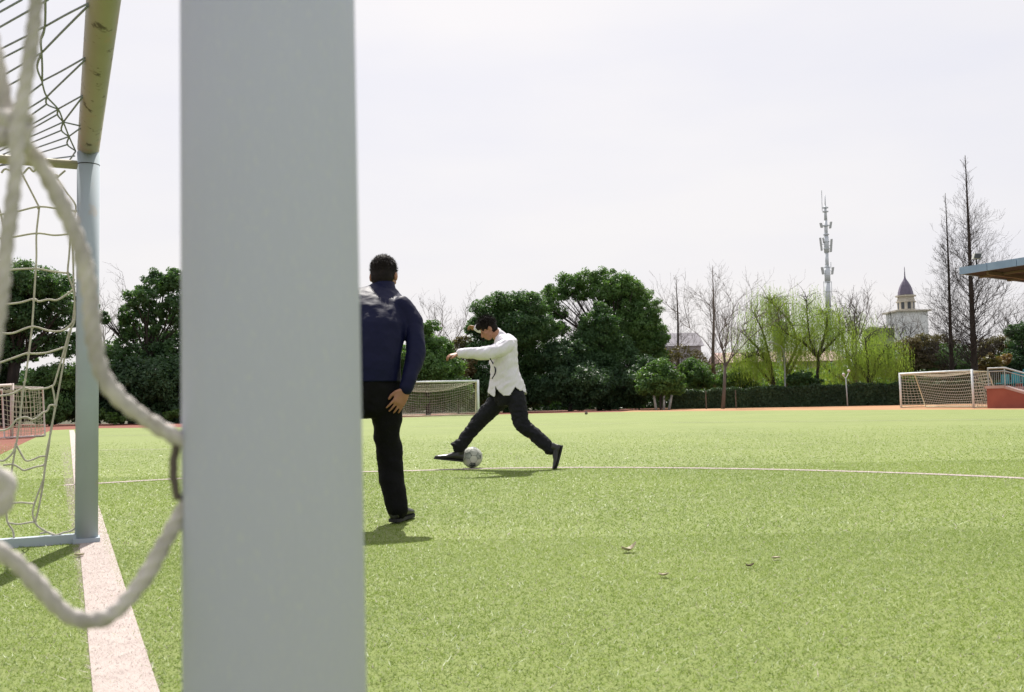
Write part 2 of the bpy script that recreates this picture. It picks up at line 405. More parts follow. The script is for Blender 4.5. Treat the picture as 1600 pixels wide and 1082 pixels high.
for pb in (FAR_POST, NEAR_POST):
    MB().tube([pb + up*rz + back*POST_R*.9, pb + up*rz + back*DEPTH_TOP], .024, 16).build('top_bar', M['bar'], goal, True)
    MB().tube([pb + up*rz + back*DEPTH_TOP, pb + up*.05 + back*DEPTH_BOT], .024, 16).build('rear_upright', M['bar'], goal, True)
    MB().box(pb + back*(DEPTH_BOT/2 + .02) + up*.034, back*(DEPTH_BOT/2), gu*.028, up*.026).build('ground_bar', M['post_shaded'], goal)
    MB().box(pb + up*.022, back*(POST_R*1.15), gu*(POST_R*1.05), up*.016).build('base_plate', M['post_shaded'], goal)
MB().tube([FAR_POST + up*rz + back*DEPTH_TOP, NEAR_POST + up*rz + back*DEPTH_TOP], .024, 16).build('rear_bar', M['bar'], goal, True)
MB().tube([FAR_POST + up*.05 + back*DEPTH_BOT, NEAR_POST + up*.05 + back*DEPTH_BOT], .028, 16).build('rear_ground_bar', M['bar'], goal, True)

# net of the far side: strands hang in the side plane through the far post
def side_far(px, py, off=0.0): return PL(px, py, FAR_POST + gu*off, gu)
CORD = .0052
def strands(mb, lst, f, r, n=6, jit=.004):
    for i, s_ in enumerate(lst):
        off = ((i*37) % 7 - 3) * .004
        pts = catmull([f(x, y) + gu*off for x, y in s_], 5)
        mb.tube(pts, r, n)
side_px = [
 [(-30, 340), (1, 336), (25, 332), (60, 324), (90, 327), (121, 331)],
 [(-30, 376), (0, 373), (20, 371), (57, 365), (85, 368), (110, 366)],
 [(-30, 430), (-5, 424), (12, 422), (55, 420), (80, 424), (106, 427)],
 [(-30, 470), (3, 475), (30, 473), (53, 467), (60, 471), (75, 468), (88, 469), (100, 463), (114, 453)],
 [(-30, 512), (0, 520), (20, 521), (50, 511), (75, 517), (92, 518), (105, 513), (117, 500)],
 [(-30, 577), (0, 567), (20, 560), (43, 552), (50, 553), (70, 552), (85, 548), (101, 543)],
 [(-30, 622), (0, 619), (20, 615), (37, 607), (50, 609), (72, 607), (82, 603)],
 [(-30, 668), (0, 673), (15, 669), (24, 658), (31, 654), (41, 652), (50, 656), (58, 653), (66, 646), (74, 642), (78, 634), (87, 634)],
 [(30, 263), (37, 277), (60, 322), (61, 328), (57, 366), (57, 400), (56, 420), (53, 468), (50, 512), (45, 553), (40, 590), (37, 607), (31, 654), (28, 680), (25, 695)],
 [(-10, 300), (0, 330), (6, 362), (3, 374), (4, 424), (2, 475), (-4, 520), (-8, 565), (-14, 620)],
 [(102, 266), (90, 277), (92, 282), (104, 300), (118, 320), (117, 338)],
 [(110, 367), (108, 400), (106, 427), (112, 445), (116, 460), (117, 500), (108, 520), (101, 545), (91, 580), (85, 600), (82, 604), (84, 615), (86, 633), (83, 655), (80, 674), (74, 700), (70, 727), (68, 748), (57, 778), (51, 800), (54, 815)],
 [(112, 367), (114, 400), (115, 440), (117, 470), (113, 505), (104, 543), (97, 580), (88, 630), (84, 650), (79, 674), (76, 700), (71, 727), (66, 765), (58, 805), (54, 815)],
 [(25, 695), (32, 708), (40, 720), (50, 719), (62, 714), (72, 713)],
 [(-20, 716), (0, 720), (8, 719), (20, 708), (25, 695)],
 [(5, 727), (20, 726), (30, 731), (38, 735), (55, 730), (71, 727)],
 [(25, 695), (20, 725), (17, 745), (12, 775), (10, 800), (12, 817), (20, 830), (22, 845)],
 [(-10, 790), (18, 787), (35, 786), (55, 788)],
 [(12, 817), (30, 819), (52, 816), (60, 823), (75, 832), (88, 836), (100, 832), (110, 830), (118, 824), (124, 815)],
 [(62, 834), (75, 832), (86, 837), (70, 840), (40, 846), (0, 848), (-20, 850)],
 [(2, 270), (8, 264), (20, 267), (27, 262), (35, 271), (45, 262), (52, 268), (58, 263), (66, 272), (78, 271), (88, 275)],
]
mb = MB(); strands(mb, side_px, side_far, CORD)
for x, y, k in ((60, 326, 1), (57, 366, 1), (56, 420, 1.3), (53, 469, 1.5), (50, 512, 1.4), (44, 553, 1.5), (37, 607, 1.3), (88, 276, 2), (106, 427, 1.4), (101, 544, 1.4), (86, 634, 1.6), (70, 727, 1.5), (54, 815, 1.6), (25, 695, 1.3), (117, 331, 1.2)):
    mb.ball(side_far(x, y), CORD*1.35*k, n=8)
mb.build('side_net', M['net'], goal, True)
# roof net between the crossbar and the rear bar
Z_ROOF = POST_TOP - .0
CORD_R = .0042
def roof_px(px, py): return PL(px, py, Vector((0, 0, Z_ROOF)), up)
roof = [
 [(137, 6), (100, 25), (70, 42)], [(137, 10), (97, 50), (65, 83)], [(132, 91), (95, 112), (68, 126)], [(132, 95), (85, 140), (74, 151)],
 [(71, -30), (71, 0), (70, 42), (64, 62), (65, 83), (66, 105), (66, 128), (67, 134), (73, 151), (91, 171), (99, 191), (108, 214), (118, 236)],
 [(70, 42), (68, 52), (64, 62)], [(65, 83), (58, 105), (66, 128)], [(73, 151), (73, 163), (91, 171)], [(91, 171), (90, 180), (99, 191)], [(99, 191), (96, 204), (108, 214)], [(108, 214), (105, 226), (118, 236)],
 [(128, 150), (92, 170)], [(128, 153), (99, 191)], [(125, 197), (99, 191)], [(125, 201), (107, 214)], [(118, 237), (108, 252)],
]
mb = MB()
for s_ in roof: mb.tube(catmull([roof_px(*p) for p in s_], 4), CORD_R, 6)
ext = [((0, 18), (34, 0)), ((0, 41), (75, 0)), ((0, 76), (70, 42)), ((0, 92), (45, 70)), ((5, 117), (65, 83)), ((10, 135), (42, 118)), ((20, 165), (66, 131)),
       ((25, 181), (73, 152)), ((48, 180), (73, 163)), ((48, 195), (91, 171)), ((55, 198), (90, 179)), ((55, 210), (99, 191)), ((50, 222), (96, 204)), ((58, 230), (107, 214)), ((60, 239), (106, 226)), ((70, 249), (117, 244)), ((0, 3), (10, -3))]
for i, (a, b_) in enumerate(ext):
    p, q = roof_px(*a), roof_px(*b_)
    if (q - p).dot(back) > 0: p, q = q, p
    dirn = (p - q).normalized(); e = q + dirn * max(.2, (DEPTH_TOP - (q - FAR_POST).dot(back)) / max(.3, dirn.dot(back)))
    mid = (q + e) / 2 + up * (-.012)
    mb.tube(catmull([q, mid, Vector((e.x, e.y, rz + .02))], 5), CORD_R, 6)
# the rest of the roof toward the near post
for k in range(4, 34):
    q = NEAR_POST + gu * (k - 3.5) * .11 + up * Z_ROOF
    if (q - roof_px(75, 0)).dot(gu) > -.1: break
    mb.tube([q, q + back*.4 - up*.02, q + back*DEPTH_TOP + up*(rz - Z_ROOF)], CORD_R, 5)
mb.build('roof_net', M['net_roof'], goal, True)
# hanging rear net (outside the frame to the left, seen from a side step)
mb = MB()
Lg = (FAR_POST - NEAR_POST).length
def rear(a, t): return NEAR_POST + gu*a + back*(DEPTH_TOP + (DEPTH_BOT - DEPTH_TOP)*t) + up*(rz*(1-t) + .05*t) + back*(.06*math.sin(t*3.1)*math.sin(a*2.1))
for i in range(int(Lg/.15)): mb.tube([rear(i*.15, t/8) for t in range(9)], CORD, 4, False)
for j in range(1, 14): mb.tube([rear(a*.3, j/14) for a in range(int(Lg/.3)+1)], CORD, 4, False)
mb.build('rear_net', M['net'], goal, True)

# near rope loops: three-strand twisted rope, in the side plane through the near post
def twisted(pts, r, pitch=.030, n=18):
    mb = MB(); pts = catmull(pts, 14)
    # resample evenly
    L_ = [0]
    for i in range(1, len(pts)): L_.append(L_[-1] + (pts[i]-pts[i-1]).length)
    m = max(6, int(L_[-1] / .0024)); rs = []; j = 0
    for i in range(m+1):
        s_ = L_[-1]*i/m
        while j < len(L_)-2 and L_[j+1] < s_: j += 1
        t = (s_ - L_[j]) / max(1e-9, L_[j+1]-L_[j]); rs.append(pts[j].lerp(pts[j+1], t))
    u_ = None
    for i, p in enumerate(rs):
        t = (rs[min(i+1, m)] - rs[max(i-1, 0)]).normalized()
        u_ = t.orthogonal().normalized() if u_ is None else (u_ - t*u_.dot(t)).normalized()
        v_ = t.cross(u_); ph = 2*math.pi*(L_[-1]*i/m)/pitch
        for k in range(n):
            a = 2*math.pi*k/n; rr = r*(.78 + .30*abs(math.cos(1.5*(a - ph)))) * (1 + .05*math.sin(i*.37) + .03*math.sin(i*.91))
            mb.v.append(tuple(p + (u_*math.cos(a) + v_*math.sin(a))*rr))
    for i in range(m):
        for k in range(n):
            a, b_ = i*n+k, i*n+(k+1) % n; mb.f.append((a, b_, b_+n, a+n))
    mb.f.append(tuple(reversed(range(n)))); mb.f.append(tuple(m*n+k for k in range(n)))
    return mb
def side_near(px, py, off=0.0): return PL(px, py, NEAR_POST + gu*off, gu)
RR = .0050
net_near = [
 ([(66, -60), (58, -10), (52, 50), (42, 120), (32, 180), (24, 215)], -.03, RR*.8),
 ([(24, 205), (26, 250), (20, 310), (12, 370), (4, 440), (-6, 520), (-20, 600)], -.03, RR*.8),
 ([(-20, 40), (-6, 90), (4, 140), (10, 180), (20, 212)], -.01, RR*.9),
 ([(10, 205), (45, 235), (74, 275), (104, 335), (126, 390), (139, 450), (146, 520), (158, 580), (186, 622), (228, 655), (265, 678), (298, 694)], .0, RR),
 ([(298, 776), (278, 812), (255, 852), (228, 900), (195, 942), (165, 965), (130, 969), (98, 955), (60, 915), (28, 882), (0, 862), (-30, 846), (-80, 840)], .0, RR),
 ([(-60, 735), (-20, 742), (4, 752), (6, 775), (-8, 795), (-50, 800)], -.02, RR*1.3),
]
nr = None
for pts, off, r_ in net_near:
    o = twisted([side_near(x, y, off) for x, y in pts], r_).build('net_rope', M['rope'], goal, True)
# rope tied round the near post
cpt = Vector((NEAR_POST.x, NEAR_POST.y, 0)); zt = side_near(290, 690).z; zb = side_near(292, 780).z
a0 = math.atan2(back.y, back.x) 
w_pts = []
for i in range(17):
    t = i/16; a = a0 + .25 - 2*math.pi*t
    w_pts.append(cpt + Vector((math.cos(a), math.sin(a), 0))*(POST_R+RR*.3) + up*(zt + (zb-zt)*t*.25 - .002))
w_pts2 = [cpt + Vector((math.cos(a0), math.sin(a0), 0))*(POST_R+RR*(.5 + .5*math.sin(3.1*t))) + gu*.002*math.sin(5*t) + up*(zt + (zb-zt)*t) for t in (0, .2, .4, .6, .8, 1.0)]
twisted(w_pts2, RR*.5).build('net_rope', M['bark_pale'], goal, True)
# the big knot
kb = side_near(20, 205, -.02); kn = []
for i in range(40):
    t = i/39*2*math.pi*2.6; kn.append(kb + back*(.0065*math.cos(t)+ .002*math.sin(3*t)) + up*(.0075*math.sin(t*1.3)) + gu*(.006*math.cos(1.7*t)))
twisted(kn, RR*.85).build('rope_knot', M['rope'], goal, True)

# ------------------------------------------------------------------ body tools
def remesh(mb, voxel, smooth=4, fac=.5, name='body'):
    me = mb.mesh(name); o = bpy.data.objects.new('tmp', me); col.objects.link(o)
    md = o.modifiers.new('r', 'REMESH'); md.mode = 'VOXEL'; md.voxel_size = voxel; md.use_smooth_shade = True
    if smooth:
        ms = o.modifiers.new('s', 'SMOOTH'); ms.iterations = smooth; ms.factor = fac
    dg = bpy.context.evaluated_depsgraph_get(); ev = o.evaluated_get(dg)
    m2 = bpy.data.meshes.new_from_object(ev); bpy.data.objects.remove(o); return m2
def folds(me, amp, freq, stretch=(1, 1, 1), seed=0.0, mask=None, rot=0.0):
    me.update(); S = Vector(stretch); cr_, sr_ = math.cos(rot), math.sin(rot)
    cs = [v.co.copy() for v in me.vertices]; ns = [v.normal.copy() for v in me.vertices]
    for v, c, n in zip(me.vertices, cs, ns):
        q = Vector(((c.x*cr_ + c.z*sr_)*S.x, c.y*S.y, (c.z*cr_ - c.x*sr_)*S.z))*freq + Vector((seed, seed*1.7, -seed))
        k = 1 - abs(noise.noise(q))*2.2; k = k*.6 + noise.noise(q*2.3)*.4
        m_ = mask(c) if mask else 1
        v.co = c + n*(amp*k*m_)
    me.update()
def cut(me, pred):
    bm = bmesh.new(); bm.from_mesh(me)
    kill = [f for f in bm.faces if pred(f.calc_center_median())]
    bmesh.ops.delete(bm, geom=kill, context='FACES'); bm.to_mesh(me); bm.free(); me.update()
def limb(mb, pts, rad, k=5, n=18):
    p = catmull(pts, k); r_ = []
    for i in range(len(pts)-1):
        for j in range(k):
            t = j/k; t = t*t*(3-2*t); r_.append(rad[i]*(1-t)+rad[i+1]*t)
    r_.append(rad[-1]); mb.tube(p, r_, n)
    mb.ball(p[0], rad[0], n=14); mb.ball(p[-1], rad[-1], n=14)
def frame(d, upv=Vector((0, 0, 1))):
    d = Vector(d).normalized(); s_ = d.cross(upv).normalized(); return d, s_, s_.cross(d)
def hand(mb, wrist, d, palm_n, size=1.0, curl=.5, thumb=1):
    """palm, four unequal fingers, a thumb; d towards fingertips, palm_n out of the palm"""
    d = Vector(d).normalized(); pn = Vector(palm_n); pn = (pn - d*pn.dot(d)).normalized(); s_ = d.cross(pn)
    w_ = Vector(wrist); S = size
    mb.loft([(w_ + d*t*S, s_*a*S, pn*b_*S) for t, a, b_ in ((-.01, .026, .019), (.015, .032, .017), (.05, .041, .015), (.088, .042, .013), (.10, .038, .010))], 14)
    for i, (o_, ln) in enumerate(((-.031, .068), (-.0105, .078), (.0105, .073), (.030, .056))):
        b0 = w_ + (d*.088 + s_*o_)*S; dirn = (d + s_*o_*5.0).normalized(); p = [b0 - dirn*.02*S, b0]; c = 0
        for seg in (.45, .32, .23):
            c += curl*(.55 if seg == .45 else .75)
            p.append(p[-1] + (dirn*math.cos(c) + pn*math.sin(c))*ln*seg*S)
        mb.tube(p, [.0088*S, .0086*S, .0080*S, .0072*S, .0058*S], 8); mb.ball(p[-1], .0065*S, n=8)
    th = [w_ + (d*.02 - s_*.022*thumb)*S, w_ + (d*.045 - s_*.045*thumb + pn*.008)*S, w_ + (d*.075 - s_*.056*thumb + pn*.016)*S, w_ + (d*.098 - s_*.055*thumb + pn*.022)*S]
    mb.tube(th, [.016*S, .0125*S, .0105*S, .008*S], 8); mb.ball(th[-1], .0085*S, n=8)
def head(mb, c, fwd, upv, s=1.0):
    """cranium, face, jaw, nose, brow, lips, ears"""
    f = Vector(fwd).normalized(); u_ = Vector(upv); u_ = (u_ - f*u_.dot(f)).normalized(); l = u_.cross(f)
    Rm = Matrix((l, f, u_)).transposed()
    A = lambda x, y, z: Vector(c) + Rm @ Vector((x, y, z))*s
    mb.ball(A(0, -.012, .03), .076*s, .096*s, .088*s, Rm, 22)
    mb.ball(A(0, .022, -.025), .066*s, .074*s, .078*s, Rm, 20)
    mb.ball(A(0, .050, -.078), .036*s, .038*s, .032*s, Rm, 14)
    mb.ball(A(0, .080, .022), .050*s, .014*s, .010*s, Rm, 12)
    mb.tube([A(0, .088, .012), A(0, .102, -.008), A(0, .112, -.026), A(0, .096, -.034)], [.008*s, .010*s, .013*s, .010*s], 8)
    mb.ball(A(0, .088, -.056), .024*s, .012*s, .006*s, Rm, 10); mb.ball(A(0, .086, -.067), .021*s, .012*s, .007*s, Rm, 10)
    for k in (-1, 1):
        mb.ball(A(k*.080, -.012, -.010), .013*s, .022*s, .033*s, Rm, 12)
        mb.ball(A(k*.050, .050, -.022), .022*s, .024*s, .02*s, Rm, 10)
    return A, Rm
def shoe(parent, heel, d, upv, s=1.0, bend=0.0, name='shoe'):
    d = Vector(d).normalized(); u_ = Vector(upv); u_ = (u_ - d*u_.dot(d)).normalized(); l = d.cross(u_); h0 = Vector(heel)
    def at(t, z): return h0 + (d*t + u_*(z + bend*max(0, t-.17)**1.0))*s
    mb = MB()
    mb.loft([(at(t, z), l*a*s, u_*b_*s) for t, z, a, b_ in ((-.008, .04, .018, .026), (.0, .045, .030, .036), (.03, .052, .036, .044), (.07, .055, .035, .046), (.11, .048, .037, .038), (.16, .036, .043, .027), (.21, .030, .045, .021), (.25, .026, .038, .017), (.275, .023, .022, .012), (.283, .022, .008, .006))], 20)
    mb.loft([(at(.035, .06), l*.034*s, d*.040*s), (at(.032, .095), l*.036*s, d*.043*s), (at(.03, .12), l*.036*s, d*.044*s)], 18)
    me = remesh(mb, .006, 3); o = link_mesh(name, me, M['leather'], parent, True)
    mb = MB()
    prof = [(-.010, .020), (.0, .031), (.05, .036), (.12, .035), (.18, .045), (.23, .044), (.27, .028), (.288, .010)]
    L1 = [h0 + (d*t + l*a + u_*(bend*max(0, t-.17)))*s for t, a in prof]; L2 = [h0 + (d*t - l*a + u_*(bend*max(0, t-.17)))*s for t, a in prof]
    ring = L1 + L2[::-1]; n = len(ring); hz = u_*.016*s
    mb.v = [tuple(p) for p in ring] + [tuple(p + hz) for p in ring]
    for i in range(n): mb.f.append((i, (i+1) % n, n+(i+1) % n, n+i))
    for i in range(len(prof)-1):
        mb.f.append((i+1, i, n-1-i, n-2-i)); mb.f.append((n+i, n+i+1, n+n-2-i, n+n-1-i))
    mb.build('sole', M['sole'], o)
    return o
X, Yv = Vector((1, 0, 0)), Vector((0, 1, 0))

# ------------------------------------------------------------------ person in navy jacket (seen from behind)
def px_m(Y): return Y / F_PX
ZA = 5.75; s5 = px_m(ZA)
pa = empty('person', G(610, 822), 'person in dark navy jacket and black trousers seen from behind beside the thick post', 'person')
def A_(px, py, dz=0.0): return P(px, py, ZA + dz)
# skin body: head, neck, slim torso, arms and hands in one surface
mb = MB()
hc = A_(600, 432, .40)
Ah, Rh = head(mb, hc, Vector((.10, 1, -.30)), Vector((.02, .3, 1)), 1.0)
mb.tube([A_(598, 478, .22), A_(599, 455, .31), A_(600, 440, .36)], [.055, .052, .054], 16)
mb.loft([(A_(580, 640, 0), X*.12, Yv*.08), (A_(584, 560, .02), X*.13, Yv*.08), (A_(590, 490, .16), X*.15, Yv*.08), (A_(597, 468, .24), X*.07, Yv*.06)], 16)
limb(mb, [A_(628, 482, .18), A_(643, 502, .15), A_(649, 530, .09), A_(648, 560, .01), A_(640, 590, -.05), A_(635, 608, -.08)], [.04, .04, .035, .033, .03, .026])
limb(mb, [A_(550, 470, .18), A_(528, 512, .12), A_(520, 555, .02), A_(529, 612, -.12)], [.04, .04, .035, .026])
hand(mb, A_(635, 609, -.09), (A_(621, 633, -.10) - A_(636, 608, -.09)), Vector((-.55, .8, -.2)), 1.0, .32, 1)
hand(mb, A_(530, 612, -.12), Vector((-.1, -.1, -1)), Vector((1, .3, 0)), .98, .5, -1)
limb(mb, [A_(600, 610, 0), A_(606, 700, .02), A_(622, 792, 0)], [.05, .045, .035])
limb(mb, [A_(568, 612, 0), A_(508, 668, -.25), A_(476, 790, -.12)], [.05, .045, .035])
link_mesh('body', remesh(mb, .0052, 2), M['skin'], pa, True)
# hair
mb = MB()
mb.ball(Ah(0, -.018, .046), .083*1.0, .098*1.0, .088*1.0, Rh, 24)
mb.ball(Ah(0, -.046, -.020), .074, .062, .088, Rh, 20); mb.ball(Ah(0, -.034, .015), .081, .078, .070, Rh, 20)
me = remesh(mb, .006, 10); folds(me, .0025, 45, seed=3)
cut(me, lambda c: (Rh.inverted() @ (c - hc)).y > .050 and (Rh.inverted() @ (c - hc)).z < .085)
ho = link_mesh('hair', me, M['hair'], pa, True)
def hair_strands(parent, Af, Rm, n, lo, hi, s, lift, wind=Vector((0, 0, 0)), keep=lambda a: True):
    V = []
    for _ in range(n):
        while True:
            d = Vector((random.gauss(0, 1), random.gauss(0, 1), random.gauss(0, 1))).normalized()
            if keep(d): break
        p = Af(d.x*.083, -.018 + d.y*.097, .042 + d.z*.088); dn_ = (Rm @ Vector((d.x*.7, d.y, max(-.2, d.z)))).normalized()
        side = dn_.orthogonal().normalized(); side.rotate(Matrix.Rotation(random.random()*6.3, 3, dn_))
        L0 = random.uniform(lo, hi)*s
        e = p + (dn_*lift + side*.8 + wind*random.random()).normalized()*L0
        wv = dn_.cross(side)*.0018*s
        V += [p - wv, p + wv, e]
    o = link_mesh('hair_strands', poly_mesh(np.array([list(v) for v in V]), 3), M['hair'], parent); o['kind'] = 'stuff'
    o.location = -Vector(pa.location) if False else o.location
    return o
hair_strands(ho, Ah, Rh, 1500, .012, .026, 1, .55, keep=lambda d: d.y < .55 and d.z > -.75)
# jacket
mb = MB()
secs = [(446, 600, 16, .055, .33), (452, 598, 25, .075, .31), (458, 594, 38, .095, .28), (467, 589, 52, .118, .235), (482, 586, 58, .128, .18), (505, 584, 53, .130, .11), (535, 583, 47, .127, .05), (565, 580, 45, .120, 0), (590, 578, 48, .125, 0), (600, 578, 49, .127, 0)]
mb.loft([(A_(cx, y, dz), X*hw*s5 - up*hw*s5*(.20 if y < 500 else .08), Yv*hd) for y, cx, hw, hd, dz in secs], 30)
arm = MB()
limb(mb, [A_(628, 480, .18), A_(643, 500, .15), A_(649, 528, .09), A_(648, 560, .02), A_(640, 590, -.05), A_(635, 607, -.08)], [.066, .062, .056, .056, .047, .042])
limb(mb, [A_(550, 468, .18), A_(528, 510, .12), A_(520, 555, .02), A_(528, 605, -.11)], [.065, .058, .052, .042])
me = remesh(mb, .009, 5); folds(me, .009, 7, (1, 1, .8), 2.0); folds(me, .003, 20, (1, 1, .8), 5.0)
jz = A_(580, 597, 0).z
cut(me, lambda c: c.z < jz and abs(c.x - A_(578, 600).x) < .185 and c.y > ZA - .16 and not (c - A_(635, 606, -.08)).length < .06)
jk = link_mesh('jacket', me, M['navy'], pa, True)
md = jk.modifiers.new('t', 'SOLIDIFY'); md.thickness = .004
mb = MB()
ring = [(A_(600, 455, .31), X*.078, Yv*.072), (A_(600, 446, .34), X*.070, Yv*.069), (A_(600, 441, .355), X*.068, Yv*.068)]
mb.loft(ring, 24)
link_mesh('collar', remesh(mb, .006, 2), M['navy'], jk, True)
# trousers
mb = MB()
mb.loft([(A_(578, 586, 0), X*.175, Yv*.115), (A_(579, 610, 0), X*.178, Yv*.12), (A_(582, 640, 0), X*.15, Yv*.11), (A_(584, 652, 0), X*.10, Yv*.08)], 26)
limb(mb, [A_(604, 618, 0), A_(605, 645, .01), A_(604, 672, .02), A_(608, 700, .04), A_(610, 735, .03), A_(615, 765, 0), A_(621, 795, -.02)], [.095, .088, .076, .074, .074, .066, .060])
limb(mb, [A_(570, 614, 0), A_(540, 638, -.15), A_(510, 662, -.28), A_(495, 715, -.22), A_(478, 785, -.14)], [.098, .09, .078, .07, .058])
me = remesh(mb, .009, 4); folds(me, .012, 7, (1, 1, 1.2), 9.0); folds(me, .003, 18, (1, 1, .9), 1.0)
link_mesh('trousers', me, M['black'], pa, True)
hf = G(617, 821.5); hf.z = .024
shoe(pa, hf + Vector((.0, -.03, 0)), Vector((.20, 1, 0)), up, 1.12)
hf2 = Vector((A_(474, 800, -.2).x, ZA - .25, .024)); shoe(pa, hf2, Vector((-.2, 1, 0)), up, 1.04)

# ------------------------------------------------------------------ kicker
ZK = 10.15; s10 = px_m(ZK)
pk = empty('person', G(800, 733), 'person in untucked white shirt and dark trousers lunging to kick the ball', 'person')
def K_(px, py, dz=0.0): return P(px, py, ZK + dz)
mb = MB()
kc = K_(763, 515, .02)
kf = Vector((-.80, -.10, -.60)); ku = Vector((-.50, 0, .85))
Ak, Rk = head(mb, kc, kf, ku, .92)
mb.tube([K_(789, 545, .03), K_(782, 531, .03), K_(772, 519, .02)], [.058, .054, .056], 16)
mb.loft([(K_(796, 612, 0), X*.08, Yv*.12), (K_(786, 570, .02), X*.08, Yv*.13), (K_(788, 538, .03), X*.07, Yv*.14)], 16)
limb(mb, [K_(792, 540, -.14), K_(757, 551, -.28), K_(718, 553, -.30)], [.04, .034, .025])
hand(mb, K_(716, 553, -.30), K_(698, 557, -.32) - K_(716, 553, -.30), Vector((.1, .3, -1)), .95, .75, -1)
limb(mb, [K_(786, 538, .18), K_(781, 526, .30), K_(768, 515, .40), K_(748, 513, .43)], [.04, .036, .032, .025])
hand(mb, K_(746, 513, .43), K_(730, 509, .46) - K_(746, 513, .42), Vector((.1, -.4, -1)), .82, .9, 1)
limb(mb, [K_(782, 620, .09), K_(748, 658, .10), K_(716, 700, .08)], [.05, .045, .035])
limb(mb, [K_(806, 620, -.09), K_(814, 664, -.15), K_(860, 704, -.20)], [.05, .045, .035])
link_mesh('body', remesh(mb, .0058, 2), M['skin'], pk, True)
for k in (-1, 1):
    MB().ball(Ak(k*.031, .080, .002), .006, n=10).build('eye', M['dark'], pk, True)
mb = MB()
mb.ball(Ak(0, -.020, .050), .084*.94, .102*.94, .092*.94, Rk, 24)
mb.ball(Ak(0, -.048, -.002), .074*.94, .060*.94, .078*.94, Rk, 20)
mb.ball(Ak(0, .052, .090), .064, .052, .040, Rk, 16)
me = remesh(mb, .007, 2); folds(me, .007, 38, seed=6)
Rki = Rk.inverted()
cut(me, lambda c: (Rki @ (c - kc)).y > .066 and (Rki @ (c - kc)).z < .052)
ho = link_mesh('hair', me, M['hair'], pk, True)
hair_strands(ho, Ak, Rk, 1500, .02, .05, 1, .8, Vector((-.2, 0, .9)), keep=lambda d: d.z > -.35 and not (d.y > .5 and d.z < .25))
hair_strands(ho, Ak, Rk, 700, .045, .085, 1, .5, Vector((-.9, 0, 1.0)), keep=lambda d: d.z > .35)
# shirt
mb = MB()
ax = lambda d: Vector(d)
ks = [(524, 785, 9, .075, .03), (528, 788, 14, .12, .03), (534, 790, 17, .17, .03), (545, 789, 19, .185, .02), (560, 787, 21.5, .18, .01), (578, 788, 21, .17, 0), (590, 790, 23, .175, 0), (603, 791, 27, .185, 0), (618, 792, 30, .19, 0), (628, 792, 31, .19, 0)]
mb.loft([(K_(cx, y, dz), X*hw*s10 + up*hw*s10*.10, Yv*hd) for y, cx, hw, hd, dz in ks], 30)
limb(mb, [K_(793, 540, -.12), K_(776, 548, -.20), K_(757, 553, -.28), K_(738, 552, -.29), K_(719, 552.5, -.30)], [.074, .072, .064, .054, .043])
limb(mb, [K_(786, 540, .18), K_(781, 527, .30), K_(768, 515, .40), K_(747, 513, .43)], [.070, .058, .050, .046])
me = remesh(mb, .009, 3)
folds(me, .013, 5.5, (.7, 1, 2.2), 4.0, rot=.6); folds(me, .006, 12, (.5, 1, 2.2), 8.0, rot=.9)
hem_px = [(740, 612), (761, 614), (770, 620.5), (772.5, 619), (772.8, 604), (778, 612), (785, 618.5), (795, 618), (799, 613), (804, 605), (811, 611), (819, 613.5), (840, 612)]
def hem_z(x):
    px = 800 + x / ZK * F_PX
    for (x0, y0), (x1, y1) in zip(hem_px, hem_px[1:]):
        if x0 <= px < x1:
            return K_(px, y0 + (y1-y0)*(px-x0)/(x1-x0)).z
    return K_(px, 613).z
cut(me, lambda c: c.z < (hem_z(c.x) if c.y < ZK else K_(800, 614 + 4*math.sin(c.x*18)).z))
sh = link_mesh('shirt', me, M['shirt'], pk, True)
bv = BVHTree.FromPolygons([v.co[:] for v in me.vertices], [p.vertices[:] for p in me.polygons])
def on_shirt(px, py, off=.006):
    d = ray(px, py); h = bv.ray_cast(CAMP, d)
    return (h[0] - d*off) if h[0] is not None else K_(px, py, -.16)
mb = MB(); pts = catmull([on_shirt(*p) for p in ((766, 561), (770, 568), (774, 577), (773, 585), (769, 592))], 6)
mb.tube(pts, [.0065]*len(pts), 8); me2 = mb.mesh(); 
link_mesh('tie', me2, M['navy'], pk, True)
mb = MB(); limb(mb, [K_(786, 530, .03), K_(783, 527, .03), K_(781, 525, .03)], [.064, .064, .062]); link_mesh('collar', remesh(mb, .007, 2), M['shirt'], sh, True)
md = sh.modifiers.new('t', 'SOLIDIFY'); md.thickness = .004
# trousers
mb = MB()
mb.loft([(K_(792, 596, 0), X*.13, Yv*.15), (K_(794, 612, 0), X*.15, Yv*.165), (K_(794, 624, 0), X*.145, Yv*.16), (K_(794, 634, 0), X*.11, Yv*.13)], 26)
limb(mb, [K_(785, 620, .09), K_(768, 638, .10), K_(750, 657, .12), K_(736, 675, .11), K_(717, 699, .09)], [.100, .092, .078, .066, .062])
limb(mb, [K_(806, 622, -.08), K_(811, 645, -.12), K_(816, 663, -.15), K_(836, 680, -.18), K_(859, 701, -.20)], [.098, .088, .078, .066, .062])
mb.loft([(K_(722, 691, .09), (K_(733, 698) - K_(722, 691))*.6, Yv*.062), (K_(717, 697, .09), (K_(730, 702) - K_(717, 696))*.75, Yv*.068), (K_(715, 699, .09), (K_(729, 704) - K_(715, 698))*.78, Yv*.07)], 18)
me = remesh(mb, .009, 3); folds(me, .013, 8, (1.5, 1, 1.7), 3.0); folds(me, .006, 17, (1.5, 1, 1.7), 7.0)
link_mesh('trousers', me, M['charcoal'], pk, True)
d_foot = K_(680, 718, .07) - K_(719, 722, .09)
shoe(pk, K_(722.5, 722, .09), d_foot, up, 1.06)
d2 = K_(869, 734, -.24) - K_(877.5, 700, -.22)
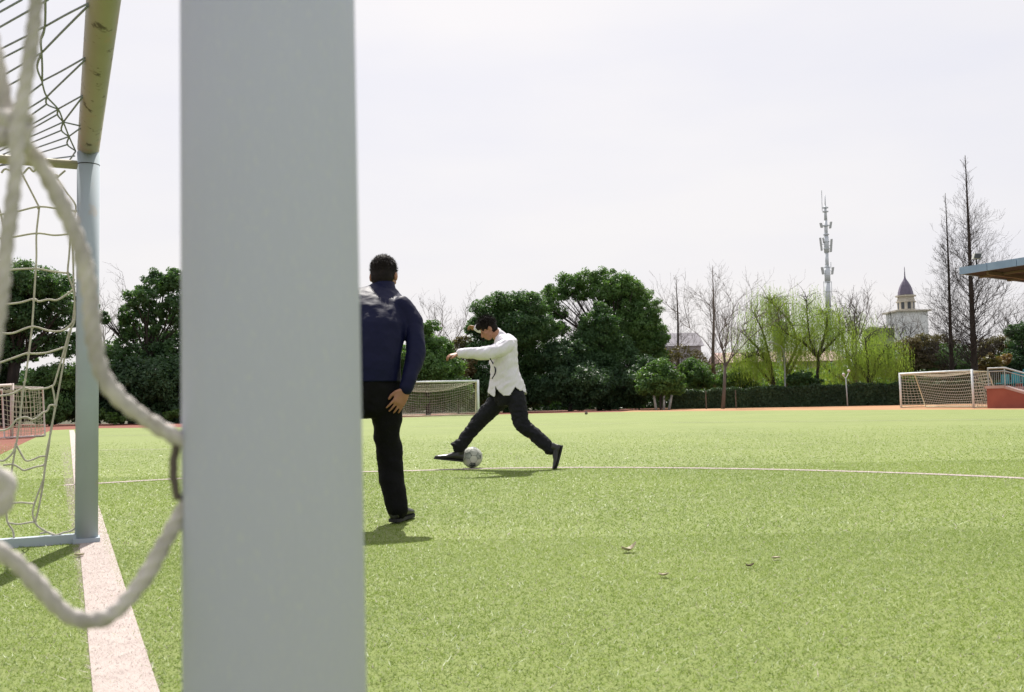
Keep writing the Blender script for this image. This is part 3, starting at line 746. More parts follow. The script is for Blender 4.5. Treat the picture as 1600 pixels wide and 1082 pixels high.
shoe(pk, K_(879.5, 698, -.22), d2, K_(858, 700, -.22) - K_(876, 706, -.22), 1.0, .12)

# ------------------------------------------------------------------ football with 32 panels
bc0 = G(738, 733.3); BR = 16.3 * px_m(bc0.y); bc = Vector((bc0.x, bc0.y, BR + .014))
ball = empty('football', (bc.x, bc.y, .014), 'scuffed grey white football on the arc line by the kicking foot', 'football')
MB().ball(bc, BR*.975, n=32).build('bladder', M['dark'], ball, True)
bm = bmesh.new(); bmesh.ops.create_icosphere(bm, subdivisions=1, radius=1)
base_v = [v.co.normalized() for v in bm.verts]; edges = [(e.verts[0].index, e.verts[1].index) for e in bm.edges]; faces3 = [[v.index for v in f.verts] for f in bm.faces]
bm.free()
Rb = Matrix.Rotation(.5, 3, 'Z') @ Matrix.Rotation(.35, 3, 'X')
def panel(corners, mat):
    cs = [Rb @ Vector(c) for c in corners]; cen = sum(cs, Vector())/len(cs)
    bm = bmesh.new(); vs_ = [bm.verts.new(cen.lerp(c, .95)) for c in cs]; bm.faces.new(vs_)
    bmesh.ops.subdivide_edges(bm, edges=bm.edges[:], cuts=2, use_grid_fill=True)
    if len(bm.faces) <= 1 or True:
        bmesh.ops.triangulate(bm, faces=bm.faces[:]); bmesh.ops.subdivide_edges(bm, edges=bm.edges[:], cuts=1, use_grid_fill=True)
    ext_ = bmesh.ops.extrude_face_region(bm, geom=bm.faces[:])
    top = {v for v in ext_['geom'] if isinstance(v, bmesh.types.BMVert)}
    for v in bm.verts:
        v.co = bc + v.co.normalized()*(BR if v in top else BR*.965)
    me = bpy.data.meshes.new('panel'); bm.to_mesh(me); bm.free()
    link_mesh('panel', me, mat, ball, False)
def third(a, b_): return base_v[a]*2/3 + base_v[b_]/3
for i in range(12):
    nb = [b_ if a == i else a for a, b_ in edges if i in (a, b_)]
    n_ = base_v[i]; u_ = n_.orthogonal().normalized(); v_ = n_.cross(u_)
    nb.sort(key=lambda j: math.atan2((base_v[j]-n_).dot(v_), (base_v[j]-n_).dot(u_)))
    panel([third(i, j) for j in nb], M['ball_print'])
for f in faces3:
    a, b_, c = f; panel([third(a, b_), third(b_, a), third(b_, c), third(c, b_), third(c, a), third(a, c)], M['ball_panel'])

# small far ball on the pitch edge
fb = G(916, 648.5); MB().ball(fb + up*.08, .075, n=16).build('small_ball', M['bark_pale'], None, True)
tag(bpy.data.objects['small_ball'], 'tiny dark ball far away on the edge of the pitch before the trees', 'ball')
# fallen leaves on the turf
def fallen(px, py, L0, mat, label, rot, curl):
    p = G(px, py); V = MB(); n = 6; rows = []
    for i in range(n+1):
        t = i/n; wd = L0*.32*math.sin(math.pi*min(.98, max(.04, t)))**.8; z = .020 + .55*curl*L0*abs(2*t-1)**1.6*(1.5 if t > .5 else .6)
        rows.append([Vector(((t-.5)*L0, sgn*wd, z + abs(sgn)*L0*.16)) for sgn in (-1, 0, 1)])
    Rz = Matrix.Rotation(rot, 3, 'Z')
    for r_ in rows:
        for q in r_: V.v.append(tuple(p + Rz @ q))
    for i in range(n):
        for j in range(2): a = i*3+j; V.f.append((a, a+1, a+4, a+3))
    o = V.build('fallen_leaf', M[mat]); o.modifiers.new('t', 'SOLIDIFY').thickness = .0015
    tag(o, label, 'leaf', 'dry leaves fallen on the pitch')
fallen(983, 868, .072, 'dry_leaf', 'largest curled pale dry leaf on the grass right of centre', .3, .5)
fallen(1037, 908, .042, 'dry_leaf', 'small pale leaf nearest the camera on the grass', -.5, .25)
fallen(1172, 893, .035, 'dark_leaf', 'small dark brown leaf lying flat on the grass to the right', .1, .3)
fallen(1213, 880, .038, 'dry_leaf', 'thin flat straw coloured leaf farthest right on the grass', .15, .02)
fallen(124, 875, .05, 'dry_leaf', 'small pale leaf on the grass beside the white goal line', -.1, .1)

# ------------------------------------------------------------------ far goals
def net_panel(mb, a, b_, c, d, nu, nv, r, sag=0.0, sagdir=Vector((0, 0, -1))):
    def q(u, v):
        p = (a*(1-u) + b_*u)*(1-v) + (d*(1-u) + c*u)*v
        return p + sagdir*sag*math.sin(math.pi*u)*(math.sin(math.pi*v*.9 + .15))
    for i in range(nu+1): mb.tube([q(i/nu, j/6) for j in range(7)], r, 3, False)
    for j in range(nv+1): mb.tube([q(i/10, j/nv) for i in range(11)], r, 3, False)
# right goal
def far_goal(label, p0, p1, h0, h1, bk, dt, db, fm, bmats, cell, cr, sag, pr=.05):
    g = empty('football_goal', (p0+p1)/2, label, 'goal')
    a, b_ = p0, p1; at_, bt = a + up*h0, b_ + up*h1; u_ = (b_-a).normalized()
    for p, t in ((a, at_), (b_, bt)):
        MB().tube([p, t + up*pr], pr, 12).build('post', fm, g, True)
    MB().tube([at_ + u_*pr*.5, bt - u_*pr*.5], pr*.9, 12).build('crossbar', fm, g, True)
    for p, t in ((a, at_), (b_, bt)):
        MB().tube([t - up*.06 + bk*pr*.8, t - up*.06 + bk*dt, p + bk*db + up*.04, p + up*.04 + bk*pr*.8], pr*.6, 8).build('side_frame', bmats, g, True)
    MB().tube([a + bk*db + up*.04 + u_*.04, b_ + bk*db + up*.04 - u_*.04], pr*.6, 8).build('rear_ground_bar', bmats, g, True)
    mb = MB(); L_ = (b_-a).length; n = int(L_/cell); m = int(h0/cell)
    ta, tb = at_ - up*.06 + bk*dt, bt - up*.06 + bk*dt; ga, gb = a + bk*db + up*.05, b_ + bk*db + up*.05
    net_panel(mb, ta, tb, gb, ga, n, m, cr, sag, Vector((0, 0, -1)) + bk*.5)
    net_panel(mb, at_, bt, tb, ta, n, max(2, int(dt/cell)), cr, sag*.8)
    for t, tk, gk, p in ((at_, ta, ga, a), (bt, tb, gb, b_)):
        net_panel(mb, t, tk, gk, p + up*.05, max(2, int(dt/cell)), m, cr, .03)
    mb.build('net', M['net'], g)
    return g
gr0 = G(1406.5, 637.5); gr0 = P(1406.5, 637.5, 46.0); gr0.z = 0
def grd(px, Y):
    v = P(px, 600, Y); v.z = 0; return v
def hgt(px, py, Y): return P(px, py, Y).z
b0, b1 = grd(1406.5, 47.0), grd(1519.5, 42.0)
print('right goal base', hgt(1406, 637.5, 47), hgt(1519, 638, 42), 'h', hgt(1406, 583, 47), hgt(1519, 577, 42), (b1-b0).length)
rg = far_goal('white goal with loosely hanging net at far right in front of the hedge', b0, b1, hgt(1406, 584.5, 47), hgt(1519, 579, 42), Vector((.93, .25, 0)).normalized(), .85, 1.4, M['goal_white'], M['goal_cream'], .13, .010, .22)
c0, c1 = grd(592, 50.0), grd(747, 49.0)
mg = far_goal('cream goal with fine sagging net far behind the two players', c0, c1, hgt(592, 598.5, 50), hgt(747, 595.5, 49), Vector((-.16, 1, 0)).normalized(), .9, 1.3, M['goal_white'], M['goal_cream'], .095, .0055, .62, .055)
d0, d1 = grd(-50, 23.6), grd(19, 25.0)
lg = far_goal('small faded pinkish white goal standing on the red track at far left', d0, d1, hgt(-50, 606, 23.6), hgt(19, 602, 25.0), Vector((.35, 1, 0)).normalized(), 1.0, 1.1, M['goal_pink'], M['goal_pink'], .13, .007, .15, .045)

# ------------------------------------------------------------------ trees
def leaves_np(cen, nrm, size, jitter=.9, aspect=.55):
    n = len(cen); N_ = nrm + rng.normal(0, jitter, (n, 3)); N_ /= np.linalg.norm(N_, axis=1, keepdims=True) + 1e-9
    r_ = rng.normal(0, 1, (n, 3)); T = np.cross(N_, r_); T /= np.linalg.norm(T, axis=1, keepdims=True) + 1e-9
    B = np.cross(N_, T); s_ = (size*(.6 + .8*rng.random(n)))[:, None]
    V = np.stack([cen - T*s_ - B*s_*aspect, cen + T*s_*1.25, cen - T*s_*.35 + B*s_*aspect*1.5 + N_*s_*.2], 1)
    return V.reshape(-1, 3)
def crown_pts(lobes, dens, clump=.30, fill=.25):
    C, N_ = [], []
    for c, r_, sq in lobes:
        c = np.array(c); S = np.array([1, .9, sq]); r_ = r_*1.13; nc = max(16, int(46 * (r_/1.0)**1.2)); k = int(dens * 4*np.pi*r_*r_ / nc)
        d = rng.normal(0, 1, (nc, 3)); d /= np.linalg.norm(d, axis=1, keepdims=True); d[:, 2] = d[:, 2]*.9 + .12
        cc = c + d*S*r_*(.66 + .34*rng.random((nc, 1)))
        rr = r_*clump*(.6 + .7*rng.random(nc))
        for i in range(nc):
            e = rng.normal(0, 1, (k, 3)); e /= np.linalg.norm(e, axis=1, keepdims=True)
            q = cc[i] + e*rr[i]*(.55 + .5*rng.random((k, 1)))*np.array([1, 1, .75])
            C.append(q); N_.append(e*.8 + d[i]*.5 + np.array([0, 0, .5]))
        kf = int(dens*4*np.pi*r_*r_*fill); e = rng.normal(0, 1, (kf, 3)); e /= np.linalg.norm(e, axis=1, keepdims=True)
        C.append(c + e*S*r_*(rng.random((kf, 1))**.5)*.85); N_.append(e)
    return np.concatenate(C), np.concatenate(N_)
def tree(name, label, base_px, Y, lobes_px, mat, trunk_r=.16, dens=270, leafs=.066, fork=.45, group=None, cat='tree', wash=False, bark='bark', sq=.85, fill=.25, ztop=None):
    base = grd(base_px, Y)
    t = empty(name, base, label, cat, group); s_ = px_m(Y); L_ = []
    for i, lb in enumerate(lobes_px):
        px, py, r_ = lb[:3]; dz = lb[3] if len(lb) > 3 else rng.uniform(-.8, .8)*r_*s_
        L_.append((P(px, py, Y + dz), r_*s_, sq))
    cen, nr_ = crown_pts(L_, dens, fill=fill)
    ok = cen[:, 2] > .05; cen, nr_ = cen[ok], nr_[ok]
    cr = link_mesh('crown', poly_mesh(leaves_np(cen, nr_, np.full(len(cen), leafs)), 3), mat, t)
    mb = MB(); zs = sorted(p.z for p, _, _ in L_); topz = zs[-1]; mid = base + up*max(.7, topz*fork)
    cx_ = sum((p for p, _, _ in L_), Vector())/len(L_); mid.x += (cx_.x - base.x)*.35
    mb.tube(catmull([base - up*.05, base + up*.3 + X*random.uniform(-.05, .05), mid], 4), [trunk_r*1.35] + [trunk_r]*8, 9)
    for p, r_, _ in L_:
        if p.z > mid.z*.8:
            q = mid.lerp(p, .5) + Vector((random.uniform(-.2, .2), random.uniform(-.2, .2), -.15))
            mb.tube(catmull([mid, q, p], 4), [trunk_r*.42*(1 - .85*i/8) for i in range(9)], 6)
            for _ in range(3):
                e = p + Vector((random.gauss(0, 1), random.gauss(0, 1), random.gauss(.4, .7))).normalized()*r_*.85
                mb.tube([q, q.lerp(e, .5) + up*.1, e], [trunk_r*.16, trunk_r*.1, .008], 4)
    mb.build('trunk', M[bark], t, True)
    if wash:
        MB().tube([base + up*.02, base + up*1.0], [trunk_r*1.42, trunk_r*1.06], 10).build('whitewash', M['whitewash'], t, True)
    return t
# left group
tree('evergreen_tree', 'tall dark evergreen tree at far left behind the net', 12, 46, [(5, 455, 45), (48, 440, 34), (85, 448, 28), (102, 478, 20), (-40, 470, 55), (20, 490, 36), (62, 478, 26), (-5, 545, 40), (-50, 550, 60), (70, 540, 20), (100, 540, 24), (40, 552, 18), (85, 505, 17), (50, 515, 16), (110, 505, 14), (30, 520, 18)], M['leaf_dark'], .26, dens=210)
tree('round_shrub', 'bright green bushy shrub behind the small pink goal', 80, 44.5, [(78, 598, 27), (104, 588, 24), (58, 622, 26), (108, 625, 26), (85, 640, 24)], M['leaf_mid'], .1, cat='shrub')
tree('evergreen_tree', 'dark evergreen tree rising left of the thick post with sky gaps', 230, 47, [(248, 446, 24), (276, 440, 22), (222, 466, 22), (203, 492, 18), (280, 478, 20), (250, 486, 15), (228, 492, 14), (262, 500, 13), (205, 515, 18), (285, 505, 14), (240, 512, 14), (176, 560, 30), (225, 545, 34), (275, 550, 40), (160, 500, 12), (140, 480, 12)], M['leaf_dark'], .2, dens=210)
tree('evergreen_tree', 'low dark evergreen mass at ground level left of the thick post', 205, 45.5, [(160, 600, 30), (200, 600, 38), (250, 600, 42), (295, 600, 42), (180, 640, 26), (230, 645, 28), (280, 642, 28), (130, 615, 30), (140, 645, 22)], M['leaf_deep'], .15)
tree('evergreen_tree', 'low dark evergreen mass at ground level at the left edge', 20, 47, [(-40, 620, 45), (0, 620, 38), (40, 630, 30), (20, 650, 20), (120, 640, 22), (80, 650, 18), (-10, 590, 30)], M['leaf_deep'], .15)
tree('low_shrub', 'pale low shrub at the foot of the trees left of the far post', 70, 43.5, [(66, 658, 5), (75, 659, 5), (58, 660, 4)], M['leaf_light'], .02, cat='shrub', leafs=.06)
tree('low_shrub', 'bright low shrub growing against the trees between goal post and thick post', 190, 43.5, [(162, 648, 9), (175, 655, 10), (265, 650, 9), (278, 647, 8), (190, 656, 8)], M['leaf_light'], .02, cat='shrub', leafs=.06)
for i, (bx, Yt, tp) in enumerate(((345, 50, 455), (430, 52, 440), (510, 53, 470))):
    lb = [(bx + random.uniform(-45, 45), tp + 22 + k*24 + random.uniform(-6, 6), 34) for k in range(7)] + [(bx + random.uniform(-50, 50), 600 + random.uniform(-15, 30), 36) for k in range(3)]
    tree('evergreen_tree', ['first evergreen tree hidden behind the thick post, at its left edge', 'tallest evergreen tree hidden behind the thick post', 'last evergreen tree hidden behind the thick post, at its right edge'][i], bx, Yt, lb, M['leaf_dark'], .2, dens=165)
# between the players
tree('conical_evergreen', 'conical evergreen tree between the two players', 668, 55, [(672, 512, 13), (664, 535, 22), (688, 545, 20), (655, 565, 28), (700, 575, 24), (676, 575, 26), (640, 600, 28), (680, 612, 28), (715, 612, 24), (620, 560, 22), (600, 600, 28), (650, 630, 18)], M['leaf_mid'], .15)
tree('thin_shrub_tree', 'thin olive tree between conical evergreen and kicking person', 716, 60, [(712, 548, 16), (722, 536, 12), (705, 560, 14), (725, 575, 20)], M['leaf_brown'], .08, dens=150)
tree('evergreen_tree', 'broad dark evergreen tree directly behind the kicking person', 790, 62, [(795, 474, 25), (765, 486, 24), (828, 482, 24), (742, 512, 16), (775, 515, 32), (815, 515, 32), (850, 515, 24), (757, 550, 28), (800, 558, 36), (845, 560, 34), (730, 585, 24), (770, 600, 34), (820, 610, 32), (735, 620, 22), (800, 630, 18)], M['leaf_dark'], .22)
tree('evergreen_tree', 'tallest domed evergreen tree right of the kicking person', 955, 66, [(868, 462, 20), (890, 446, 20), (915, 440, 18), (945, 438, 20), (972, 448, 22), (996, 462, 20), (1013, 486, 20), (1024, 515, 18), (985, 482, 22), (1000, 515, 22), (965, 472, 18), (1010, 545, 22), (855, 480, 14), (1030, 560, 16), (1032, 590, 18), (1034, 530, 13), (938, 462, 18), (965, 500, 20), (985, 520, 20), (1005, 500, 18), (872, 490, 14), (875, 515, 14), (990, 455, 16), (958, 455, 18), (905, 462, 14), (1022, 540, 18), (1018, 570, 20), (985, 548, 20)], M['leaf_mid'], .28, dens=210)
tree('conical_evergreen', 'blunt conical evergreen in front of the tall domed tree', 936, 63, [(938, 486, 15), (925, 506, 18), (948, 508, 18), (915, 530, 20), (940, 535, 26), (962, 540, 22), (905, 560, 24), (935, 570, 30), (975, 570, 28)], M['leaf_dark'], .2)
tree('evergreen_tree', 'low wide evergreen with yellowish top under the domed tree', 890, 61, [(885, 548, 18), (905, 545, 14), (870, 560, 24), (900, 575, 28), (880, 600, 34), (920, 605, 34), (850, 612, 26), (960, 605, 32), (1000, 600, 28), (900, 628, 20), (950, 628, 20), (985, 622, 22), (1010, 575, 22)], M['leaf_deep'], .15)
t6 = tree('round_tree', 'small round evergreen tree with whitewashed trunks beside the hedge', 1032, 58, [(1030, 574, 17), (1012, 590, 16), (1050, 590, 16), (1030, 597, 24), (1008, 606, 14), (1056, 606, 14), (1035, 612, 18)], M['leaf_mid'], .07, dens=270)
for dx, ln in ((-6, -.1), (6, .05), (14, .2)):
    b_ = grd(1030 + dx, 58); MB().tube([b_, b_ + up*.9 + X*ln], [.085, .07], 8).build('whitewashed_trunk', M['whitewash'], t6, True)
for px, nm in ((942, 'left'), (965, 'middle'), (985, 'right')):
    pass
tree('green_shrub', 'green shrub behind the left end of the hedge', 1085, 64, [(1078, 575, 16), (1092, 585, 18), (1075, 600, 18), (1105, 598, 14)], M['leaf_mid'], .05, cat='shrub')
tree('green_shrub', 'dark green shrub behind the hedge beneath the leftmost willow', 1150, 64, [(1135, 598, 15), (1155, 592, 16), (1172, 600, 14)], M['leaf_mid'], .05, cat='shrub')
tree('green_shrub', 'dark round shrub behind the hedge beneath the middle willow', 1250, 62, [(1240, 597, 13), (1256, 594, 14), (1272, 599, 12)], M['leaf_dark'], .05, cat='shrub')
tree('scrubby_tree', 'sparse brown scrubby tree in front of the grey roofed building', 1070, 66, [(1045, 560, 16), (1066, 552, 15), (1088, 560, 15), (1060, 585, 18), (1100, 575, 14)], M['leaf_brown'], .06, dens=51)
# right background
tree('scrubby_tree', 'brownish green scrubby tree below the domed tower', 1440, 72, [(1420, 545, 18), (1445, 540, 18), (1470, 545, 22), (1430, 575, 26), (1465, 575, 28), (1405, 580, 20)], M['leaf_brown'], .1, dens=180)
tree('scrubby_tree', 'dark green scrubby tree behind the right goal', 1480, 70, [(1490, 560, 24), (1510, 580, 24), (1475, 595, 22), (1445, 600, 20), (1500, 600, 20)], M['leaf_dark'], .1, dens=180)
tree('autumn_shrub', 'orange leaved shrub behind the stand railing', 1548, 64, [(1545, 565, 13), (1558, 572, 12), (1538, 575, 10), (1570, 562, 10)], M['leaf_orange'], .06, cat='shrub')
tree('scrubby_tree', 'brown green tree behind the orange shrub below the canopy', 1560, 72, [(1550, 545, 20), (1530, 555, 18), (1575, 540, 18), (1560, 590, 24), (1590, 585, 24)], M['leaf_brown'], .1, dens=180)
tree('evergreen_tree', 'dark evergreen tree at the right edge under the canopy', 1595, 70, [(1590, 520, 16), (1600, 545, 24), (1615, 515, 22), (1585, 565, 18), (1620, 570, 34)], M['leaf_deep'], .16, dens=195)
for i, bx in enumerate((-150, -260)):
    tree('evergreen_tree', ['dark evergreen tree just outside the frame at left', 'dark evergreen tree farther outside the frame at left'][i], bx, 47, [(bx + random.uniform(-50, 50), 460 + k*26, 46) for k in range(7)], M['leaf_dark'], .2, dens=135)

# dense low woodland behind the trees: nobody could count its bushes
def woodland(name, label, pxs, tops, Y0, Y1, mat, n, size):
    px = rng.uniform(pxs[0], pxs[-1], n); tp = np.interp(px, pxs, tops); Yd = rng.uniform(Y0, Y1, n)
    hor = 627 - .02*(px - 800); x = (px - 800)/1500*Yd; zt = (hor - tp)/1500*Yd + CAM_H
    zt = zt*(1 + .12*np.sin(x*1.3) + .08*np.sin(x*3.1 + Yd)); z = zt*rng.random(n)**.8
    c = np.stack([x, Yd, np.maximum(z, .03)], 1); nn = rng.normal(0, 1, (n, 3)) + np.array([0, -.4, .6])
    tag(link_mesh(name, poly_mesh(leaves_np(c, nn, np.full(n, size), .6), 3), mat), label, 'bushes', kind='stuff')
woodland('undergrowth', 'dense dark undergrowth behind the evergreen trees', [-500, 0, 150, 300, 560, 700, 860, 1060], [590, 585, 590, 590, 580, 590, 585, 600], 68, 78, M['leaf_deep'], 60000, .17)
woodland('scrub', 'green and brown scrub behind the hedge and willows', [1040, 1150, 1300, 1420, 1600, 1900], [585, 578, 575, 560, 565, 565], 72, 80, M['leaf_mid'], 26000, .16)

# hedge
h0_, h1_ = grd(1046, 61), grd(1560, 58)
hu = (h1_ - h0_).normalized(); hnv = Vector((-hu.y, hu.x, 0))
hd = empty('hedge', (h0_+h1_)/2, 'long dark clipped hedge along the far side of the track', 'hedge')
HH = [hgt(1060, 613, 61), hgt(1200, 607, 60.2), hgt(1400, 601, 59)]
Lh = (h1_-h0_).length
nh = 42000
uu = rng.random(nh)*Lh; face = rng.random(nh)
hz = np.interp(uu/Lh, [0, .28, .65, 1], [HH[0], HH[1], HH[2], HH[2]]) + .05*np.sin(uu*2.3) + .04*np.sin(uu*5.1)
dd_ = np.where(face < .62, -.45 + rng.normal(0, .05, nh), rng.uniform(-.5, .5, nh)); zz = np.where(face < .62, rng.random(nh)*hz, hz + rng.normal(0, .05, nh))
cen = np.array(h0_)[None, :] + uu[:, None]*np.array(hu) + dd_[:, None]*np.array(hnv); cen[:, 2] = np.maximum(.03, zz)
nn = np.where((face < .62)[:, None], -np.array(hnv)[None, :], np.array([[0, 0, 1.]]))
link_mesh('foliage', poly_mesh(leaves_np(cen, nn, np.full(nh, .055), .7), 3), M['leaf_hedge'], hd)
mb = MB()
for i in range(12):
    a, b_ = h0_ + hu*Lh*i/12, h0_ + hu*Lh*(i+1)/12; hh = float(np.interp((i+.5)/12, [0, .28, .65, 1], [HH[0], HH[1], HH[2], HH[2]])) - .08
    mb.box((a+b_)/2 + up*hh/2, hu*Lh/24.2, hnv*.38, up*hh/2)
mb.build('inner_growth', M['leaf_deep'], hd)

# bare trees
def bare(name, label, px, base_y, top_px, top_y, Y, style, mat='bark_grey', spread=1.0, seed=1, group=None, n1=60, low=.25, tr=None, clone_from=None, cat='tree'):
    rnd = random.Random(seed); base = grd(px, Y); top = P(top_px, top_y, Y); H = top.z
    t = empty(name, base, label, cat, group); tm, bmb = MB(), MB(); tr = tr or H*.014
    lead = catmull([base - up*.05, base.lerp(top, .33) + X*rnd.uniform(-.1, .1), base.lerp(top, .66) + X*rnd.uniform(-.1, .1), top], 5)
    def grow(p, d, L_, r_, dep):
        n = 4; pts = [p]; q = p.copy(); dd = d.copy()
        for i in range(n):
            dd = (dd + Vector((rnd.gauss(0, .16), rnd.gauss(0, .16), rnd.gauss(.07, .12)))).normalized(); q = q + dd*L_/n; pts.append(q.copy())
        bmb.tube(pts, [max(.0045, r_*(1 - .8*i/n)) for i in range(n+1)], 4 if dep > 1 else 3, False)
        if dep <= 0: return
        for k in range(4 + (dep > 1)):
            i = rnd.randint(1, n); a = pts[i]; dv = (pts[i] - pts[i-1]).normalized()
            o_ = dv.orthogonal().normalized(); o_.rotate(Matrix.Rotation(rnd.random()*6.28, 3, dv))
            grow(a, (dv*.75 + o_*.65 + up*.15).normalized(), L_*rnd.uniform(.38, .62), r_*.5, dep-1)
    if style == 'cone':
        tm.tube(lead, [tr*(1.25 - 1.15*i/(len(lead)-1)) for i in range(len(lead))], 8)
        for k in range(n1):
            f = low + (1-low)*((k + rnd.random())/n1)**1.35*.97; i = f*(len(lead)-1); a = lead[int(i)].lerp(lead[min(int(i)+1, len(lead)-1)], i % 1)
            an = rnd.random()*6.28; el = .5 + .5*f
            L_ = H*.27*spread*(1-f)**.85*(.6 + .5*rnd.random())*(1 if f > low+.1 else .7) + .12
            grow(a, Vector((math.cos(an)*math.cos(el), math.sin(an)*math.cos(el), math.sin(el))), L_, max(.010, tr*.15*(1.15-f)), 2 if f < .72 else 1)
    else:
        fk = lead[max(2, int(len(lead)*low))]; tm.tube([base - up*.05, base.lerp(fk, .5) + X*.03, fk], [tr*1.3, tr, tr*.8], 8)
        for k in range(n1):
            an = 6.28*k/n1 + rnd.uniform(-.4, .4); el = rnd.uniform(.75, 1.35)
            d = Vector((math.cos(an)*math.cos(el)*spread, math.sin(an)*math.cos(el)*spread, math.sin(el))).normalized()
            grow(fk - up*rnd.random()*.3, d, (H - fk.z)*rnd.uniform(.6, .8), tr*.42, 3)
    tm.build('trunk', M[mat], t, True); bmb.build('branches', M[mat], t)
    return t
bare('bare_redwood', 'tallest bare conical tree at right with dark trunk passing behind the canopy', 1524, 637, 1508, 243, 62, 'cone', 'bark', .95, 11, n1=190, low=.14, tr=.20)
bare('bare_redwood', 'slimmer bare conical tree left of the tallest one', 1488, 637, 1477, 302, 64, 'cone', 'bark', .62, 12, n1=150, low=.14, tr=.14)
bare('bare_tree', 'bare conical tree above the left end of the hedge', 1062, 637, 1056, 430, 68, 'cone', 'bark_grey', 1.1, 13, n1=46, low=.25)
bare('bare_tree', 'tall thin bare tree left of the willows', 1116, 637, 1113, 415, 66, 'cone', 'bark_pale', 1.0, 14, n1=50, low=.2)
bare('bare_tree', 'spreading bare tree with short trunk standing in front of the hedge', 1128, 634, 1133, 425, 57.5, 'spread', 'bark_grey', .75, 15, n1=9, low=.33, tr=.095)
bare('bare_tree', 'bare tree rising from the right willow', 1338, 637, 1336, 450, 64, 'spread', 'bark_grey', .55, 16, n1=7, low=.5, tr=.12)
bare('bare_tree', 'faint bare tree left of the domed tower', 1376, 637, 1374, 470, 90, 'spread', 'bark_pale', .8, 17, n1=6, low=.5, tr=.1)
bare('bare_tree', 'small bare tree in front of the domed tower', 1411, 637, 1414, 492, 80, 'spread', 'bark', .6, 18, n1=4, low=.6, tr=.14)
bare('bare_tree', 'bare tree above the conical evergreen between the players', 692, 645, 688, 462, 70, 'spread', 'bark_pale', .9, 19, n1=7, low=.4, tr=.12)
bare('bare_tree', 'bare twiggy tree inside the gap of the domed evergreen', 898, 640, 905, 465, 69, 'spread', 'bark_grey', .7, 20, n1=7, low=.4, tr=.14)
bare('bare_tree', 'bare tree at the right edge under the canopy', 1590, 637, 1588, 470, 75, 'spread', 'bark_grey', .9, 21, n1=6, low=.4, tr=.12)
bare('bare_tree', 'thin bare tree between far goal post and thick post', 166, 655, 160, 440, 55, 'spread', 'bark_pale', .6, 22, n1=5, low=.5, tr=.08)
bare('bare_tree', 'low bare tree behind the right goal', 1455, 637, 1452, 500, 76, 'spread', 'bark_pale', 1.0, 23, n1=7, low=.3, tr=.1)

def willow(label, px, Y, limbs, seed, dens=22, r_=.12):
    rnd = random.Random(seed); base = grd(px, Y); t = empty('willow_tree', base, label, 'tree', 'willows behind the hedge')
    tm = MB(); V = []; s_ = px_m(Y); hb = []
    for L_ in limbs:                          # limb polylines in px, with depth spread
        dz = rnd.uniform(-1.2, 1.2); m = len(L_)
        pts = catmull([P(x, y, Y + dz*i/(m-1)) for i, (x, y) in enumerate(L_)], 5)
        tm.tube(pts, [r_*(1 - .8*i/(len(pts)-1)) for i in range(len(pts))], 6)
        for i in range(int(len(pts)*.35), len(pts)):
            for k in range(dens*2 if i > len(pts)*.75 else dens):
                tipd = Vector((rnd.gauss(0, 1), rnd.gauss(0, 1), rnd.uniform(.1, .9))).normalized()
                e = pts[i] + tipd*rnd.uniform(.25, 1.55); hb.append(e)
                if k % 6 == 0: tm.tube([pts[i], pts[i].lerp(e, .5) + up*.15, e], [.02, .014, .006], 3, False)
    for e in hb:
        zl = max(rnd.uniform(1.0, 1.9), e.z - rnd.uniform(.9, 2.8)); n = max(4, int((e.z - zl)/.10)); sw = rnd.uniform(-.12, .12)
        for j in range(n):
            f = j/n; p = Vector((e.x + sw*f + rnd.gauss(0, .03), e.y + rnd.gauss(0, .03), e.z + (zl-e.z)*f))
            a = rnd.random()*6.28; wv = Vector((math.cos(a), math.sin(a), 0))*rnd.uniform(.010, .020); ln = up*rnd.uniform(.05, .09); dr = Vector((rnd.gauss(0, .04), rnd.gauss(0, .04), 0))
            V += [p - ln + dr, p + wv, p + ln, p - wv]
    tm.build('trunk', M['bark'], t, True)
    link_mesh('foliage', poly_mesh(np.array([list(v) for v in V]), 4), M['leaf_willow'], t)
    return t
willow('leftmost lime green willow behind the hedge', 1172, 63, [[(1210, 606), (1200, 570), (1185, 555), (1165, 560)], [(1210, 606), (1202, 560), (1192, 520), (1178, 490)], [(1210, 606), (1190, 580), (1170, 565), (1150, 570)], [(1203, 565), (1180, 540), (1160, 520)]], 31, 17)
willow('lime green willow behind the curved street lamp', 1226, 64, [[(1228, 606), (1230, 575), (1245, 540), (1235, 505), (1212, 480), (1200, 468)], [(1229, 590), (1222, 540), (1216, 500), (1212, 470)], [(1229, 590), (1250, 550), (1262, 520)]], 32, 17)
willow('tall forked willow left of the antenna mast', 1275, 62, [[(1276, 604), (1278, 560), (1266, 535), (1262, 500), (1260, 465)], [(1278, 558), (1255, 535), (1235, 525), (1222, 515)], [(1278, 558), (1290, 520), (1292, 495), (1288, 490)], [(1278, 556), (1300, 535), (1315, 520)]], 33, 17)
willow('lime green willow right of the antenna mast', 1330, 66, [[(1338, 604), (1325, 560), (1315, 520), (1310, 495)], [(1338, 604), (1345, 560), (1360, 530), (1372, 520)], [(1338, 590), (1332, 540), (1335, 500)], [(1330, 600), (1310, 590), (1295, 580)]], 34, 17)
willow('rightmost lime green willow drooping beside the right goal', 1375, 60, [[(1360, 606), (1368, 570), (1380, 550), (1390, 545)], [(1360, 606), (1355, 560), (1352, 530)], [(1362, 590), (1375, 570), (1392, 560)], [(1360, 600), (1340, 570), (1330, 560)]], 35, 18)

